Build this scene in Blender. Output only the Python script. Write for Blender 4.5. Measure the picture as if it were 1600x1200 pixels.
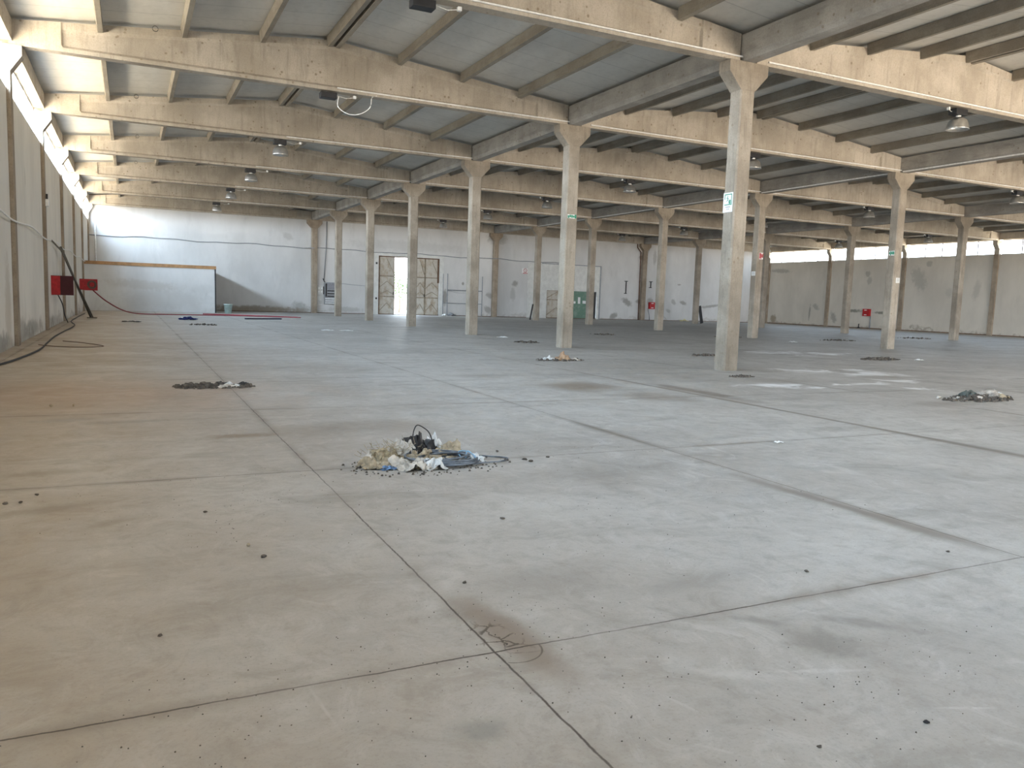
import bpy, bmesh, math, random
from mathutils import Vector, Matrix, noise as mnoise
for o in list(bpy.data.objects): bpy.data.objects.remove(o)
SC = bpy.context.scene
COL = SC.collection
R = math.radians
rnd = random.Random(7)

# ------------------------------------------------------------------ camera
CAMH = 1.6
FPX, YAW, PITCH, ROLL = 1235.57532, 0.45123, -0.10594, 0.03271
_f = Vector((math.sin(YAW)*math.cos(PITCH), math.cos(YAW)*math.cos(PITCH), math.sin(PITCH)))
_r = Vector((math.cos(YAW), -math.sin(YAW), 0)); _u = _r.cross(_f)
CR = _r*math.cos(ROLL) + _u*math.sin(ROLL); CU = -_r*math.sin(ROLL) + _u*math.cos(ROLL)
cam = bpy.data.cameras.new('camera'); camo = bpy.data.objects.new('camera', cam); COL.objects.link(camo)
cam.sensor_fit = 'HORIZONTAL'; cam.sensor_width = 36; cam.lens = FPX/1600*36
cam.clip_start = .05; cam.clip_end = 400
M = Matrix.Identity(4)
for i in range(3):
    M[i][0] = CR[i]; M[i][1] = CU[i]; M[i][2] = -_f[i]
M[0][3], M[1][3], M[2][3] = 0, 0, CAMH
camo.matrix_world = M
SC.camera = camo
def inview(pts, margin=260):                                     # is any of the points inside (or near) the frame
    for p in pts:
        d = Vector(p) - Vector((0, 0, CAMH)); z = d.dot(_f)
        if z < .3: continue
        x = 800 + FPX*d.dot(CR)/z; y = 600 - FPX*d.dot(CU)/z
        if -margin < x < 1600+margin and -margin < y < 1200+margin: return True
    return False

# ------------------------------------------------------------------ view, world, daylight
vs = SC.view_settings; vs.view_transform = 'Standard'; vs.look = 'None'; vs.gamma = 1; vs.use_curve_mapping = False
vs.exposure = 3.1
LOBE = 10.0
W = bpy.data.worlds.new('daylight'); SC.world = W; W.use_nodes = True
wn = W.node_tree; wn.nodes.clear()
wo = wn.nodes.new('ShaderNodeOutputWorld'); wb = wn.nodes.new('ShaderNodeBackground')
tc = wn.nodes.new('ShaderNodeTexCoord'); sx = wn.nodes.new('ShaderNodeSeparateXYZ'); cr = wn.nodes.new('ShaderNodeValToRGB')
mr = wn.nodes.new('ShaderNodeMapRange'); mr.inputs['From Min'].default_value = -1; mr.inputs['From Max'].default_value = 1
wn.links.new(tc.outputs['Generated'], sx.inputs[0]); wn.links.new(sx.outputs['Z'], mr.inputs['Value'])
wn.links.new(mr.outputs[0], cr.inputs[0]); wn.links.new(cr.outputs[0], wb.inputs[0])
az = wn.nodes.new('ShaderNodeMapRange'); az.interpolation_type = 'SMOOTHSTEP'       # the sun stands off to the left and behind: that side of sky and yard is brighter
dt = wn.nodes.new('ShaderNodeVectorMath'); dt.operation = 'DOT_PRODUCT'; dt.inputs[1].default_value = (-.93, -.37, 0)
az.inputs['From Min'].default_value = .15; az.inputs['From Max'].default_value = .92; az.inputs['To Min'].default_value = 1.0; az.inputs['To Max'].default_value = LOBE
az2 = wn.nodes.new('ShaderNodeMapRange'); az2.interpolation_type = 'SMOOTHSTEP'; az2.inputs['From Min'].default_value = .1; az2.inputs['From Max'].default_value = .9
az2.inputs['To Min'].default_value = 0.0; az2.inputs['To Max'].default_value = 1.6
ad = wn.nodes.new('ShaderNodeMath'); ad.operation = 'ADD'
wn.links.new(tc.outputs['Generated'], dt.inputs[0]); wn.links.new(dt.outputs['Value'], az.inputs['Value']); wn.links.new(sx.outputs['X'], az2.inputs['Value'])
az3 = wn.nodes.new('ShaderNodeMapRange'); az3.interpolation_type = 'SMOOTHSTEP'; az3.inputs['From Min'].default_value = -.75; az3.inputs['From Max'].default_value = -.98
az3.inputs['To Min'].default_value = 0.0; az3.inputs['To Max'].default_value = 22.0; wn.links.new(sx.outputs['Y'], az3.inputs['Value'])    # open yard in front of the hall
lowz = wn.nodes.new('ShaderNodeMapRange'); lowz.interpolation_type = 'SMOOTHSTEP'; lowz.inputs['From Min'].default_value = .05; lowz.inputs['From Max'].default_value = -.05
wn.links.new(sx.outputs['Z'], lowz.inputs['Value']); mz = wn.nodes.new('ShaderNodeMath'); mz.operation = 'MULTIPLY'
wn.links.new(az3.outputs[0], mz.inputs[0]); wn.links.new(lowz.outputs[0], mz.inputs[1])
ad2 = wn.nodes.new('ShaderNodeMath'); ad2.operation = 'ADD'; wn.links.new(ad.outputs[0], ad2.inputs[0]); wn.links.new(mz.outputs[0], ad2.inputs[1])
wn.links.new(az.outputs[0], ad.inputs[0]); wn.links.new(az2.outputs[0], ad.inputs[1]); wn.links.new(ad2.outputs[0], wb.inputs[1]); wn.links.new(wb.outputs[0], wo.inputs[0])
e = cr.color_ramp.elements                                        # sunlit pale ground below the horizon, hazy blue sky above
e[0].position = 0.0; e[0].color = (.74, .585, .41, 1)
e[1].position = 1.0; e[1].color = (.50, .72, 1.0, 1)
for p, c in ((.24, (.70, .555, .385, 1)), (.37, (.24, .20, .155, 1)), (.49, (.22, .19, .155, 1)), (.515, (.92, .95, 1.0, 1)), (.60, (.77, .88, 1.0, 1))):
    n = e.new(p); n.color = c
wb.inputs[1].default_value = 1.0
def portal(name, loc, sxy, rot):
    l = bpy.data.lights.new(name, 'AREA'); l.shape = 'RECTANGLE'; l.size, l.size_y = sxy
    l.cycles.is_portal = True
    o = bpy.data.objects.new(name, l); COL.objects.link(o); o.location = loc; o.rotation_euler = rot
    return o

# ------------------------------------------------------------------ the grid of the hall
XW, X1, X2, X3, XR = -2.67, 13.665, 29.94, 46.243, 62.503
ROWX = [XW, X1, X2, X3, XR]
def YK(k): return 24.14 + (k-2)*8.3986
HC = 7.53                                                         # top of the capitals, underside of the beams
HE = 8.13                                                         # top of a beam at its ends
def beam_top(x):
    for i in range(4):
        if ROWX[i] <= x <= ROWX[i+1]:
            return HE + .103*min(x-ROWX[i], ROWX[i+1]-x)
    return HE
FRONT = -9.8; BACK = 66.28
portal('window_daylight_left', (-3.12, 28.2, 7.05), (64, 1.3), (0, R(-90), 0)).data.size = 1.3
bpy.data.objects['window_daylight_left'].data.size_y = 76
portal('window_daylight_right', (62.95, 28.2, 7.05), (1.3, 76), (0, R(90), 0))
portal('door_daylight_back', (21.8, 66.6, 2.5), (5.4, 5.0), (R(-90), 0, 0))
portal('front_daylight', (33.7, FRONT-.35, 3.1), (34, 6.2), (R(90), 0, 0))

# ------------------------------------------------------------------ mesh helpers
class MB:
    def __init__(s): s.v = []; s.f = []
    def add(s, vs_, fs_):
        b = len(s.v); s.v += [tuple(v) for v in vs_]; s.f += [tuple(b+i for i in f) for f in fs_]; return s
    def box(s, x0, x1, y0, y1, z0, z1):
        return s.add([(x0,y0,z0),(x1,y0,z0),(x1,y1,z0),(x0,y1,z0),(x0,y0,z1),(x1,y0,z1),(x1,y1,z1),(x0,y1,z1)],
                     [(3,2,1,0),(4,5,6,7),(0,1,5,4),(1,2,6,5),(2,3,7,6),(3,0,4,7)])
    def loft(s, rings, cap=True):
        n = len(rings[0]); vs_ = [p for r in rings for p in r]; fs_ = []
        for i in range(len(rings)-1):
            for j in range(n):
                fs_.append((i*n+j, i*n+(j+1) % n, (i+1)*n+(j+1) % n, (i+1)*n+j))
        if cap: fs_ += [tuple(range(n-1, -1, -1)), tuple((len(rings)-1)*n+j for j in range(n))]
        return s.add(vs_, fs_)
    def bar(s, a, b, w, h=None):
        a = Vector(a); b = Vector(b); d = (b-a).normalized(); h = h or w
        up = Vector((0, 0, 1)) if abs(d.z) < .95 else Vector((1, 0, 0))
        x = d.cross(up).normalized(); y = x.cross(d).normalized()
        q = [(-w/2, -h/2), (w/2, -h/2), (w/2, h/2), (-w/2, h/2)]
        return s.loft([[p+x*i+y*j for i, j in q] for p in (a, b)])
    def tube(s, pts, r, n=8, closed=False):
        pts = [Vector(p) for p in pts]; rings = []
        m = len(pts)
        ref = Vector((0, 0, 1))
        for i, p in enumerate(pts):
            a = pts[(i-1) % m] if (closed or i > 0) else p
            b = pts[(i+1) % m] if (closed or i < m-1) else p
            d = (b-a)
            d = d.normalized() if d.length > 1e-9 else Vector((0, 1, 0))
            up = ref if abs(d.dot(ref)) < .95 else Vector((1, 0, 0))
            x = d.cross(up).normalized(); y = x.cross(d)
            rr = r[i] if isinstance(r, (list, tuple)) else r
            rings.append([p + x*math.cos(t)*rr + y*math.sin(t)*rr for t in [2*math.pi*k/n for k in range(n)]])
        if closed: rings.append(rings[0]); return s.loft(rings, False)
        return s.loft(rings)
    def lathe(s, prof, n=20, c=(0, 0, 0), cap=False):
        rings = [[(c[0]+r_*math.cos(2*math.pi*k/n), c[1]+r_*math.sin(2*math.pi*k/n), c[2]+z) for k in range(n)] for r_, z in prof]
        return s.loft(rings, cap)
    def build(s, name, mat, parent=None, smooth=False, loc=None, bevel=0):
        me = bpy.data.meshes.new(name); me.from_pydata(s.v, [], s.f); me.update()
        bm = bmesh.new(); bm.from_mesh(me); bmesh.ops.recalc_face_normals(bm, faces=bm.faces); bm.to_mesh(me); bm.free()
        if mat: me.materials.append(mat)
        if smooth:
            for p in me.polygons: p.use_smooth = True
        o = bpy.data.objects.new(name, me); COL.objects.link(o)
        if parent: o.parent = parent
        if loc: o.location = loc
        if bevel:
            b = o.modifiers.new('bevel', 'BEVEL'); b.width = bevel; b.segments = 2; b.limit_method = 'ANGLE'
        return o
def tag(o, label=None, cat=None, group=None, kind=None):
    if label: o['label'] = label
    if cat: o['category'] = cat
    if group: o['group'] = group
    if kind: o['kind'] = kind
    return o
def thing(name, loc, label, cat, group=None, rz=0):
    o = bpy.data.objects.new(name, None); COL.objects.link(o); o.location = loc; o.rotation_euler.z = rz
    o.empty_display_size = .2
    return tag(o, label, cat, group)
def copy_tree(o, parent=None):
    c = o.copy(); COL.objects.link(c)
    if parent: c.parent = parent
    for ch in list(o.children): copy_tree(ch, c)
    return c
ORD = ['first', 'second', 'third', 'fourth', 'fifth', 'sixth', 'seventh', 'eighth', 'ninth']

# ------------------------------------------------------------------ materials
class NT:
    def __init__(s, name, rough=.8, spec=.3):
        s.m = bpy.data.materials.new(name); s.m.use_nodes = True; s.t = s.m.node_tree; s.t.nodes.clear()
        s.o = s.n('ShaderNodeOutputMaterial'); s.b = s.n('ShaderNodeBsdfPrincipled')
        s.b.inputs['Roughness'].default_value = rough; s.b.inputs['Specular IOR Level'].default_value = spec
        s.l(s.b.outputs[0], s.o.inputs[0])
        s.pos = s.n('ShaderNodeNewGeometry').outputs['Position']
    def n(s, t): return s.t.nodes.new(t)
    def l(s, a, b): s.t.links.new(a, b)
    def put(s, inp, v):
        if isinstance(v, (int, float)): inp.default_value = v
        elif isinstance(v, tuple): inp.default_value = (*v, 1) if len(v) == 3 and inp.type == 'RGBA' else v
        else: s.l(v, inp)
    def scale(s, v, sc):
        m = s.n('ShaderNodeMapping'); s.l(v, m.inputs[0]); m.inputs['Scale'].default_value = sc; return m.outputs[0]
    def noise(s, sc, det=6, rough=.6, vec=None, dist=0):
        n = s.n('ShaderNodeTexNoise'); s.l(vec if vec is not None else s.pos, n.inputs['Vector'])
        n.inputs['Scale'].default_value = sc; n.inputs['Detail'].default_value = det; n.inputs['Roughness'].default_value = rough
        n.inputs['Distortion'].default_value = dist
        return n.outputs['Fac']
    def ramp(s, v, lo, hi, a=0., b=1.):
        m = s.n('ShaderNodeMapRange'); m.interpolation_type = 'SMOOTHSTEP'; s.put(m.inputs['Value'], v)
        m.inputs['From Min'].default_value = lo; m.inputs['From Max'].default_value = hi
        m.inputs['To Min'].default_value = a; m.inputs['To Max'].default_value = b; return m.outputs[0]
    def math(s, op, a, b=0., c=None):
        m = s.n('ShaderNodeMath'); m.operation = op; s.put(m.inputs[0], a); s.put(m.inputs[1], b)
        if c is not None: s.put(m.inputs[2], c)
        return m.outputs[0]
    def mix(s, f, a, b, mode='MIX'):
        m = s.n('ShaderNodeMix'); m.data_type = 'RGBA'; m.blend_type = mode
        s.put(m.inputs['Factor'], f); s.put(m.inputs['A'], a); s.put(m.inputs['B'], b); return m.outputs['Result']
    def xyz(s, v=None):
        m = s.n('ShaderNodeSeparateXYZ'); s.l(v if v is not None else s.pos, m.inputs[0]); return m.outputs
    def spot(s, c, rad, ang=0, plane='xy', soft=.5, warp=None):
        """a stain of its own: an ellipse at c, broken up by warp noise"""
        m = s.n('ShaderNodeMapping'); m.vector_type = 'TEXTURE'; s.l(s.pos, m.inputs[0])
        if plane == 'xy':
            m.inputs['Location'].default_value = (c[0], c[1], 0); m.inputs['Rotation'].default_value = (0, 0, ang)
            m.inputs['Scale'].default_value = (rad[0], rad[1], 1000)
        elif plane == 'xz':
            m.inputs['Location'].default_value = (c[0], 0, c[1]); m.inputs['Rotation'].default_value = (0, ang, 0)
            m.inputs['Scale'].default_value = (rad[0], 1000, rad[1])
        else:
            m.inputs['Location'].default_value = (0, c[0], c[1]); m.inputs['Rotation'].default_value = (ang, 0, 0)
            m.inputs['Scale'].default_value = (1000, rad[0], rad[1])
        d = s.n('ShaderNodeVectorMath'); d.operation = 'LENGTH'; s.l(m.outputs[0], d.inputs[0])
        v = d.outputs['Value']
        if warp is not None: v = s.math('ADD', v, warp)
        return s.ramp(v, 1-soft, 1+soft*.3, 1, 0)
    def color(s, v): s.put(s.b.inputs['Base Color'], v)
    def bump(s, v, st=.3, d=.01):
        b = s.n('ShaderNodeBump'); b.inputs['Strength'].default_value = st; b.inputs['Distance'].default_value = d
        s.l(v, b.inputs['Height']); s.l(b.outputs[0], s.b.inputs['Normal'])
def plain(name, c, rough=.6, metal=0, spec=.4, var=.12, sc=9):
    t = NT(name, rough, spec); t.b.inputs['Metallic'].default_value = metal
    n = t.noise(sc, 5)
    t.color(t.mix(t.ramp(n, .3, .7), tuple(x*(1-var) for x in c), tuple(min(1, x*(1+var)) for x in c)))
    return t.m
def concrete(name, a, b, pit=.5, streak=(3, 3, .35), dirt=(.20, .16, .11)):
    t = NT(name, .88, .2)
    n1 = t.noise(.9, 8, .62); n2 = t.noise(2.2, 7, .7, t.scale(t.pos, streak)); n3 = t.noise(28, 4, .7)
    c = t.mix(t.ramp(n1, .34, .66), a, b)
    c = t.mix(t.math('MULTIPLY', t.ramp(n2, .47, .72), .6), c, tuple(x*.72 for x in a))
    c = t.mix(t.math('MULTIPLY', t.ramp(n3, .42, .72), .32), c, tuple(x*.6 for x in a))
    big = t.noise(1.7, 3, .5, t.scale(t.pos, (1, 1, 1.1)), .4)
    v = t.n('ShaderNodeTexVoronoi'); t.l(t.pos, v.inputs['Vector']); v.inputs['Scale'].default_value = 5.5
    sp = t.math('MULTIPLY', t.ramp(v.outputs['Distance'], .13, .24, 1, 0), t.ramp(big, .50, .58))
    c = t.mix(t.math('MULTIPLY', sp, pit), c, dirt)
    t.color(c); t.bump(t.math('ADD', n3, t.math('MULTIPLY', n2, .6)), .35, .012)
    return t.m
M_BEAM = concrete('beam_concrete', (.38, .335, .275), (.50, .45, .38), .7)
M_COLUMN = concrete('column_concrete', (.235, .20, .158), (.36, .315, .255), .6, (5, 5, .5))
M_PILASTER = concrete('pilaster_concrete', (.24, .19, .14), (.36, .30, .23), .4, (5, 5, .5))
M_PURLIN = concrete('purlin_concrete', (.27, .24, .20), (.36, .33, .275), .2, (3, .4, 3))
M_GIRDER = concrete('girder_concrete', (.31, .295, .27), (.44, .42, .385), .6, (3, .5, 3))

def roof_mat():
    t = NT('roof_panel', .55, .3)
    X, Y, Z = t.xyz()
    f = t.math('FRACT', t.math('DIVIDE', Y, 1.05))
    seam = t.ramp(t.math('ABSOLUTE', t.math('SUBTRACT', f, .5)), .485, .497)
    n = t.noise(.7, 5, .6, t.scale(t.pos, (1, .4, 1))); n2 = t.noise(6, 4, .6)
    c = t.mix(t.ramp(n, .35, .65), (.56, .55, .515), (.67, .66, .62))
    c = t.mix(t.math('MULTIPLY', t.ramp(n2, .45, .8), .2), c, (.28, .28, .26))
    c = t.mix(t.math('MULTIPLY', seam, .5), c, (.16, .16, .15))
    t.color(c); t.bump(seam, .3, -.01); return t.m
M_ROOF = roof_mat()

def wall_mat(name, plane, base, spots=(), low=.9, dirt=.75):
    t = NT(name, .9, .15)
    X, Y, Z = t.xyz()
    sc = (1, 1, .55)
    n1 = t.noise(.35, 7, .6, t.scale(t.pos, sc)); n2 = t.noise(3.5, 6, .65); n3 = t.noise(1.3, 8, .7, t.scale(t.pos, (1, 1, .25)))
    c = t.mix(t.ramp(n1, .35, .65), tuple(x*.90 for x in base), tuple(min(1, x*1.05) for x in base))
    c = t.mix(t.math('MULTIPLY', t.ramp(n3, .52, .72), .35), c, tuple(x*.74 for x in base))
    warp = t.math('MULTIPLY', t.math('SUBTRACT', n2, .5), 1.5)
    # peeling and bare render close to the floor, ragged upper edge
    lo = t.ramp(t.math('ADD', Z, t.math('MULTIPLY', t.math('SUBTRACT', n1, .5), -3.0)), .05, .28*low, 1, 0)
    lo = t.math('MULTIPLY', lo, t.ramp(n2, .35, .6))
    c = t.mix(t.math('MULTIPLY', lo, dirt), c, (.27, .24, .20))
    for (cc, rad, ang, st, col) in spots:
        c = t.mix(t.math('MULTIPLY', t.spot(cc, rad, ang, plane, .5, warp), st), c, col)
    t.color(c); t.bump(n2, .2, .01); return t.m
GR = (.26, .25, .225); DK = (.06, .06, .06)
M_WALL_BACK = wall_mat('back_wall_plaster', 'xz', (.585, .58, .565), [
    ((12.6, .35), (.8, .55), .4, .6, GR), ((24.4, .6), (.3, .7), 0, .4, GR), ((25.2, 1.6), (.28, .75), 0, .8, GR), ((29.6, 1.9), (.5, .28), .4, .7, GR), ((29.4, .65), (.45, .35), .5, .7, GR),
    ((30.0, 3.1), (.25, .3), 0, .9, DK), ((32.1, 3.1), (.35, .3), 0, .8, GR), ((30.2, 7.1), (1.1, .6), 0, .6, GR), ((31.9, 2.1), (.3, .7), 0, .4, GR),
    ((26.9, 2.9), (.14, .16), 0, .9, GR), ((44.5, 1.75), (.75, .35), .5, .8, GR), ((45.9, 1.85), (.5, .22), 0, .7, GR), ((43.0, .35), (.55, .32), -.4, .8, GR),
    ((46.0, 6.2), (.35, .25), 0, .8, GR), ((47.3, 1.9), (.4, .4), 0, .7, GR), ((47.6, 6.3), (.25, .8), 0, .5, GR), ((50.2, 1.9), (.45, .25), .8, .6, GR), ((51.4, 1.85), (.5, .22), .3, .8, GR),
    ((49.6, 1.0), (.4, .2), .3, .5, GR), ((50.8, 3.7), (.25, .1), 0, .7, GR), ((55.0, 1.6), (1.5, .16), -.12, .7, GR), ((11.6, 6.1), (.5, .3), .5, .3, GR),
    ((9.0, .2), (4.5, .32), 0, .75, (.22, .18, .13)), ((16.3, .35), (1.6, .25), 0, .4, GR), ((21.5, 5.9), (6, .5), 0, .18, GR)], .6, .4)
M_WALL_LEFT = wall_mat('left_wall_plaster', 'yz', (.70, .675, .62), [
    ((23.0, .8), (.6, 1.6), 0, .55, (.45, .40, .33)), ((28.0, .25), (2.4, .3), 0, .7, GR), ((21.5, .2), (1.8, .3), 0, .8, GR), ((25.6, .3), (1.2, .4), 0, .6, GR), ((35.0, .2), (3, .25), 0, .5, GR),
    ((27.5, 4.7), (.05, .35), 0, .7, GR), ((24.8, 1.9), (.5, 2.2), .1, .25, (.40, .36, .29)), ((37, 1.3), (2.6, .5), 0, .25, GR)], 1.2)
M_WALL_RIGHT = wall_mat('right_wall_plaster', 'yz', (.54, .505, .44), [
    ((60.0, 1.3), (.13, .85), .05, .85, GR), ((59.2, 1.9), (.5, .30), .5, .6, GR), ((64.4, 5.6), (1.6, .25), .05, .6, GR), ((65.0, .5), (.5, .5), 0, .7, (.22, .17, .11)),
    ((54.6, 1.62), (1.1, .17), 0, .95, (.20, .20, .17)), ((51.2, 1.52), (1.1, .15), 0, .95, (.20, .20, .17)), ((56.9, .9), (.35, .65), -.5, .75, GR),
    ((53.2, 5.1), (.35, .3), 0, .6, GR), ((53.0, 4.5), (.3, .45), 0, .5, GR), ((47.8, 4.6), (.7, 1.3), -.5, .45, GR), ((46.9, 5.9), (.35, .3), 0, .5, GR), ((42.4, 3.6), (.35, .9), .2, .35, GR), ((44.8, 3.4), (.4, .5), 0, .25, GR)], 1.0)

def floor_mat():
    t = NT('floor_concrete', .6, .35)
    X, Y, Z = t.xyz()
    nb = t.noise(.22, 6, .6); nm = t.noise(1.1, 8, .68, None, .6); nf = t.noise(7, 7, .7); nx = t.noise(60, 3, .7)
    st = t.noise(1.6, 6, .65, t.scale(t.pos, (.35, 1.2, 1)), .5)
    c = t.mix(t.ramp(nb, .36, .64), (.375, .355, .325), (.47, .455, .425))
    c = t.mix(t.math('MULTIPLY', t.ramp(nm, .42, .7), .38), c, (.47, .46, .44))
    c = t.mix(t.math('MULTIPLY', t.ramp(st, .50, .72), .55), c, (.24, .225, .20))
    c = t.mix(t.math('MULTIPLY', t.ramp(nf, .44, .70), .42), c, (.27, .25, .225))
    ng = t.noise(2.6, 10, .78, t.scale(t.pos, (1, .8, 1)), 1.2)
    c = t.mix(t.math('MULTIPLY', t.ramp(ng, .50, .64), .38), c, (.25, .235, .21))
    c = t.mix(t.math('MULTIPLY', t.ramp(ng, .48, .38), .35), c, (.55, .54, .515))
    c = t.mix(t.math('MULTIPLY', t.ramp(nx, .50, .75), .30), c, (.17, .16, .14))
    # brown tint over the floor, stronger towards the left wall
    left_tint = t.math('MULTIPLY', t.ramp(t.math('ADD', X, t.math('MULTIPLY', t.math('SUBTRACT', nb, .5), 7)), -3.0, 4.5, 1, 0), t.ramp(nm, .25, .75, .45, 1))
    c = t.mix(t.math('MULTIPLY', left_tint, .62), c, (.37, .27, .175))
    red = t.math('MULTIPLY', t.spot((-.6, 13.2), (3.2, 2.6), 0, 'xy', .9, t.math('MULTIPLY', t.math('SUBTRACT', nm, .5), 2.2)), .5)
    c = t.mix(red, c, (.36, .235, .15))
    warp = t.math('MULTIPLY', t.math('SUBTRACT', nm, .5), 2.0); wf = t.math('MULTIPLY', t.math('SUBTRACT', nf, .5), 2.6)
    G = (.205, .19, .17); B = (.215, .175, .135)
    for (cc, rad, ang, s_, col, w_) in [
        ((7.7, 12.9), (.9, .9), -.5, .8, B, warp), ((9.27, 9.5), (.07, 7), 0, .75, (.19, .16, .13), warp), ((9.24, 6.0), (.13, 2.2), 0, .7, (.20, .17, .14), warp), ((8.3, 11.2), (.7, .9), 0, .4, B, warp), ((6.6, 15.0), (.6, .6), 0, .4, B, warp), ((9.6, 11.6), (.26, 1.5), .03, .75, (.17, .14, .115), warp),
        ((5.25, 4.6), (.13, 1.45), .03, .9, (.20, .175, .15), warp), ((5.35, 8.4), (.12, 1.5), .03, .65, G, warp), ((9.3, 6.1), (.10, 1.2), .02, .5, G, warp),
        ((9.3, 6.0), (.8, .5), 0, .3, G, warp), ((7.3, 5.1), (.5, .35), 0, .3, G, warp), ((8.1, 4.7), (.5, .35), 0, .3, G, warp),
        ((3.0, 2.62), (.22, .16), -.7, .6, G, wf), ((3.4, 2.72), (.30, .07), -.75, .6, G, wf), ((2.9, 2.95), (.18, .05), -.7, .5, G, wf),
        ((1.60, 3.35), (.13, .6), .10, .85, (.25, .20, .16), warp), ((1.64, 2.95), (.14, .30), .1, .45, (.25, .20, .16), wf),
        ((1.15, 2.55), (.13, .10), 0, .55, (.20, .20, .185), wf), ((2.1, 3.9), (.40, .28), 0, .35, G, warp), ((3.0, 3.55), (.5, .12), .1, .4, G, wf),
        ((2.5, 9.4), (1.3, .55), .2, .45, B, warp), ((1.1, 9.1), (.5, .16), .1, .75, (.24, .185, .13), wf), ((-.1, 10.4), (.6, .14), .1, .45, G, wf), ((-.7, 10.7), (.4, .2), .1, .5, G, wf),
        ((-.6, 6.4), (.5, .12), .3, .5, (.24, .20, .14), wf), ((-.15, 5.9), (.25, .08), .6, .5, (.24, .20, .14), wf), ((-.6, 7.7), (.5, .15), .1, .5, (.24, .19, .13), wf),
        ((4.2, 6.3), (1.1, .45), .1, .28, G, warp), ((13.1, 13.2), (1.1, .5), 0, .5, B, warp), ((16.8, 13.6), (1.2, .35), 0, .4, B, warp), ((12.9, 9.3), (.9, .4), 0, .5, (.22, .185, .155), warp)]:
        c = t.mix(t.math('MULTIPLY', t.spot(cc, rad, ang, 'xy', .8, w_), s_), c, col)
    WH = (.80, .80, .80)
    for (cc, rad, ang) in [((21.5, 21.6), (1.5, .9), .0), ((23.0, 21.2), (1.0, .4), 0), ((16.0, 15.3), (.75, .6), 0), ((16.6, 14.3), (.7, .35), 0), ((17.6, 14.6), (.5, .8), 0),
                           ((12.2, 12.5), (.8, .28), 0), ((12.8, 11.9), (.5, .2), 0), ((15.2, 11.3), (.35, .25), 0), ((16.4, 12.7), (.8, .3), 0), ((14.5, 12.3), (.9, .2), 0)]:
        c = t.mix(t.math('MULTIPLY', t.spot(cc, (rad[0]*1.25, rad[1]*1.2), ang, 'xy', .8, t.math('MULTIPLY', t.math('SUBTRACT', nm, .45), 5.0)), .9), c, WH)
    for (cc, rad, ang, s_) in [((2.35, 2.55), (.30, .055), -.55, .5), ((2.2, 2.75), (.13, .10), 0, .4), ((2.75, 2.42), (.26, .022), -.35, .6), ((1.98, 2.42), (.012, .09), .3, .5),
                               ((2.6, 2.95), (.2, .04), -.9, .35), ((.42, 2.35), (.010, .09), .2, .45), ((.02, 2.75), (.010, .09), .3, .4), ((.65, 2.95), (.010, .20), .1, .4), ((3.05, 1.95), (.14, .012), -.4, .6),
                               ((1.9, 2.1), (.010, .10), .7, .4), ((7.1, 7.1), (.12, .04), 0, .7)]:
        c = t.mix(t.math('MULTIPLY', t.spot(cc, rad, ang, 'xy', .7, t.math('MULTIPLY', wf, .9)), t.math('MULTIPLY', t.ramp(nf, .3, .6), s_*.8)), c, (.60, .59, .56))
    # sawn joints: dark line, dirt on either side, waviness from chipping
    wob = t.math('MULTIPLY', t.math('SUBTRACT', t.noise(3.0, 6, .7), .5), .035)
    lines = []
    for ax, off, per in ((X, 1.475, 3.88), (Y, 3.13, 4.0)):
        u = t.math('DIVIDE', t.math('ADD', t.math('SUBTRACT', ax, off), wob), per)
        d = t.math('MULTIPLY', t.math('ABSOLUTE', t.math('SUBTRACT', t.math('FRACT', t.math('ADD', u, .5)), .5)), per)
        lines.append(d)
    d = t.math('MINIMUM', lines[0], lines[1])
    dn = t.ramp(t.noise(.55, 5, .65), .38, .66)
    halo = t.math('MULTIPLY', t.ramp(d, .0, .10, 1, 0), t.math('MULTIPLY', dn, .6))
    c = t.mix(halo, c, (.20, .165, .13))
    line = t.ramp(d, .002, .0085, 1, 0)
    c = t.mix(t.math('MULTIPLY', line, t.ramp(t.noise(1.2, 4), .25, .6, .45, .95)), c, (.065, .05, .04))
    # cracked slab corner beside the nearest crossing
    v = t.n('ShaderNodeTexVoronoi'); v.feature = 'DISTANCE_TO_EDGE'; v.inputs['Scale'].default_value = 9
    mv = t.n('ShaderNodeVectorMath'); mv.operation = 'ADD'; t.l(t.pos, mv.inputs[0])
    cb = t.n('ShaderNodeCombineXYZ'); t.l(wf, cb.inputs[0]); t.l(warp, cb.inputs[1])
    sc2 = t.n('ShaderNodeVectorMath'); sc2.operation = 'SCALE'; t.l(cb.outputs[0], sc2.inputs[0]); sc2.inputs['Scale'].default_value = .06
    t.l(sc2.outputs[0], mv.inputs[1]); t.l(mv.outputs[0], v.inputs['Vector'])
    crack = t.math('MULTIPLY', t.ramp(v.outputs['Distance'], .02, .06, 1, 0), t.math('MULTIPLY', t.spot((1.57, 3.27), (.10, .25), .15, 'xy', .6, wf), .85))
    c = t.mix(crack, c, (.08, .06, .045))
    ring = t.math('ABSOLUTE', t.math('SUBTRACT', t.math('SQRT', t.math('ADD', t.math('POWER', t.math('SUBTRACT', X, 1.56), 2.), t.math('POWER', t.math('SUBTRACT', Y, 3.13), 2.))), .14))
    rk = t.math('MULTIPLY', t.ramp(t.math('ADD', ring, t.math('MULTIPLY', wob, .6)), .001, .006, 1, 0), t.math('MULTIPLY', t.ramp(X, 1.48, 1.49), t.ramp(Y, 3.12, 3.13, 1, 0)))
    c = t.mix(t.math('MULTIPLY', rk, .7), c, (.08, .06, .045))
    t.color(c)
    t.put(t.b.inputs['Roughness'], t.ramp(nm, .3, .7, .42, .68))
    t.bump(t.math('SUBTRACT', t.math('ADD', t.math('MULTIPLY', nf, .4), t.math('MULTIPLY', nx, .2)), 0.), .22, .008)
    return t.m
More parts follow.
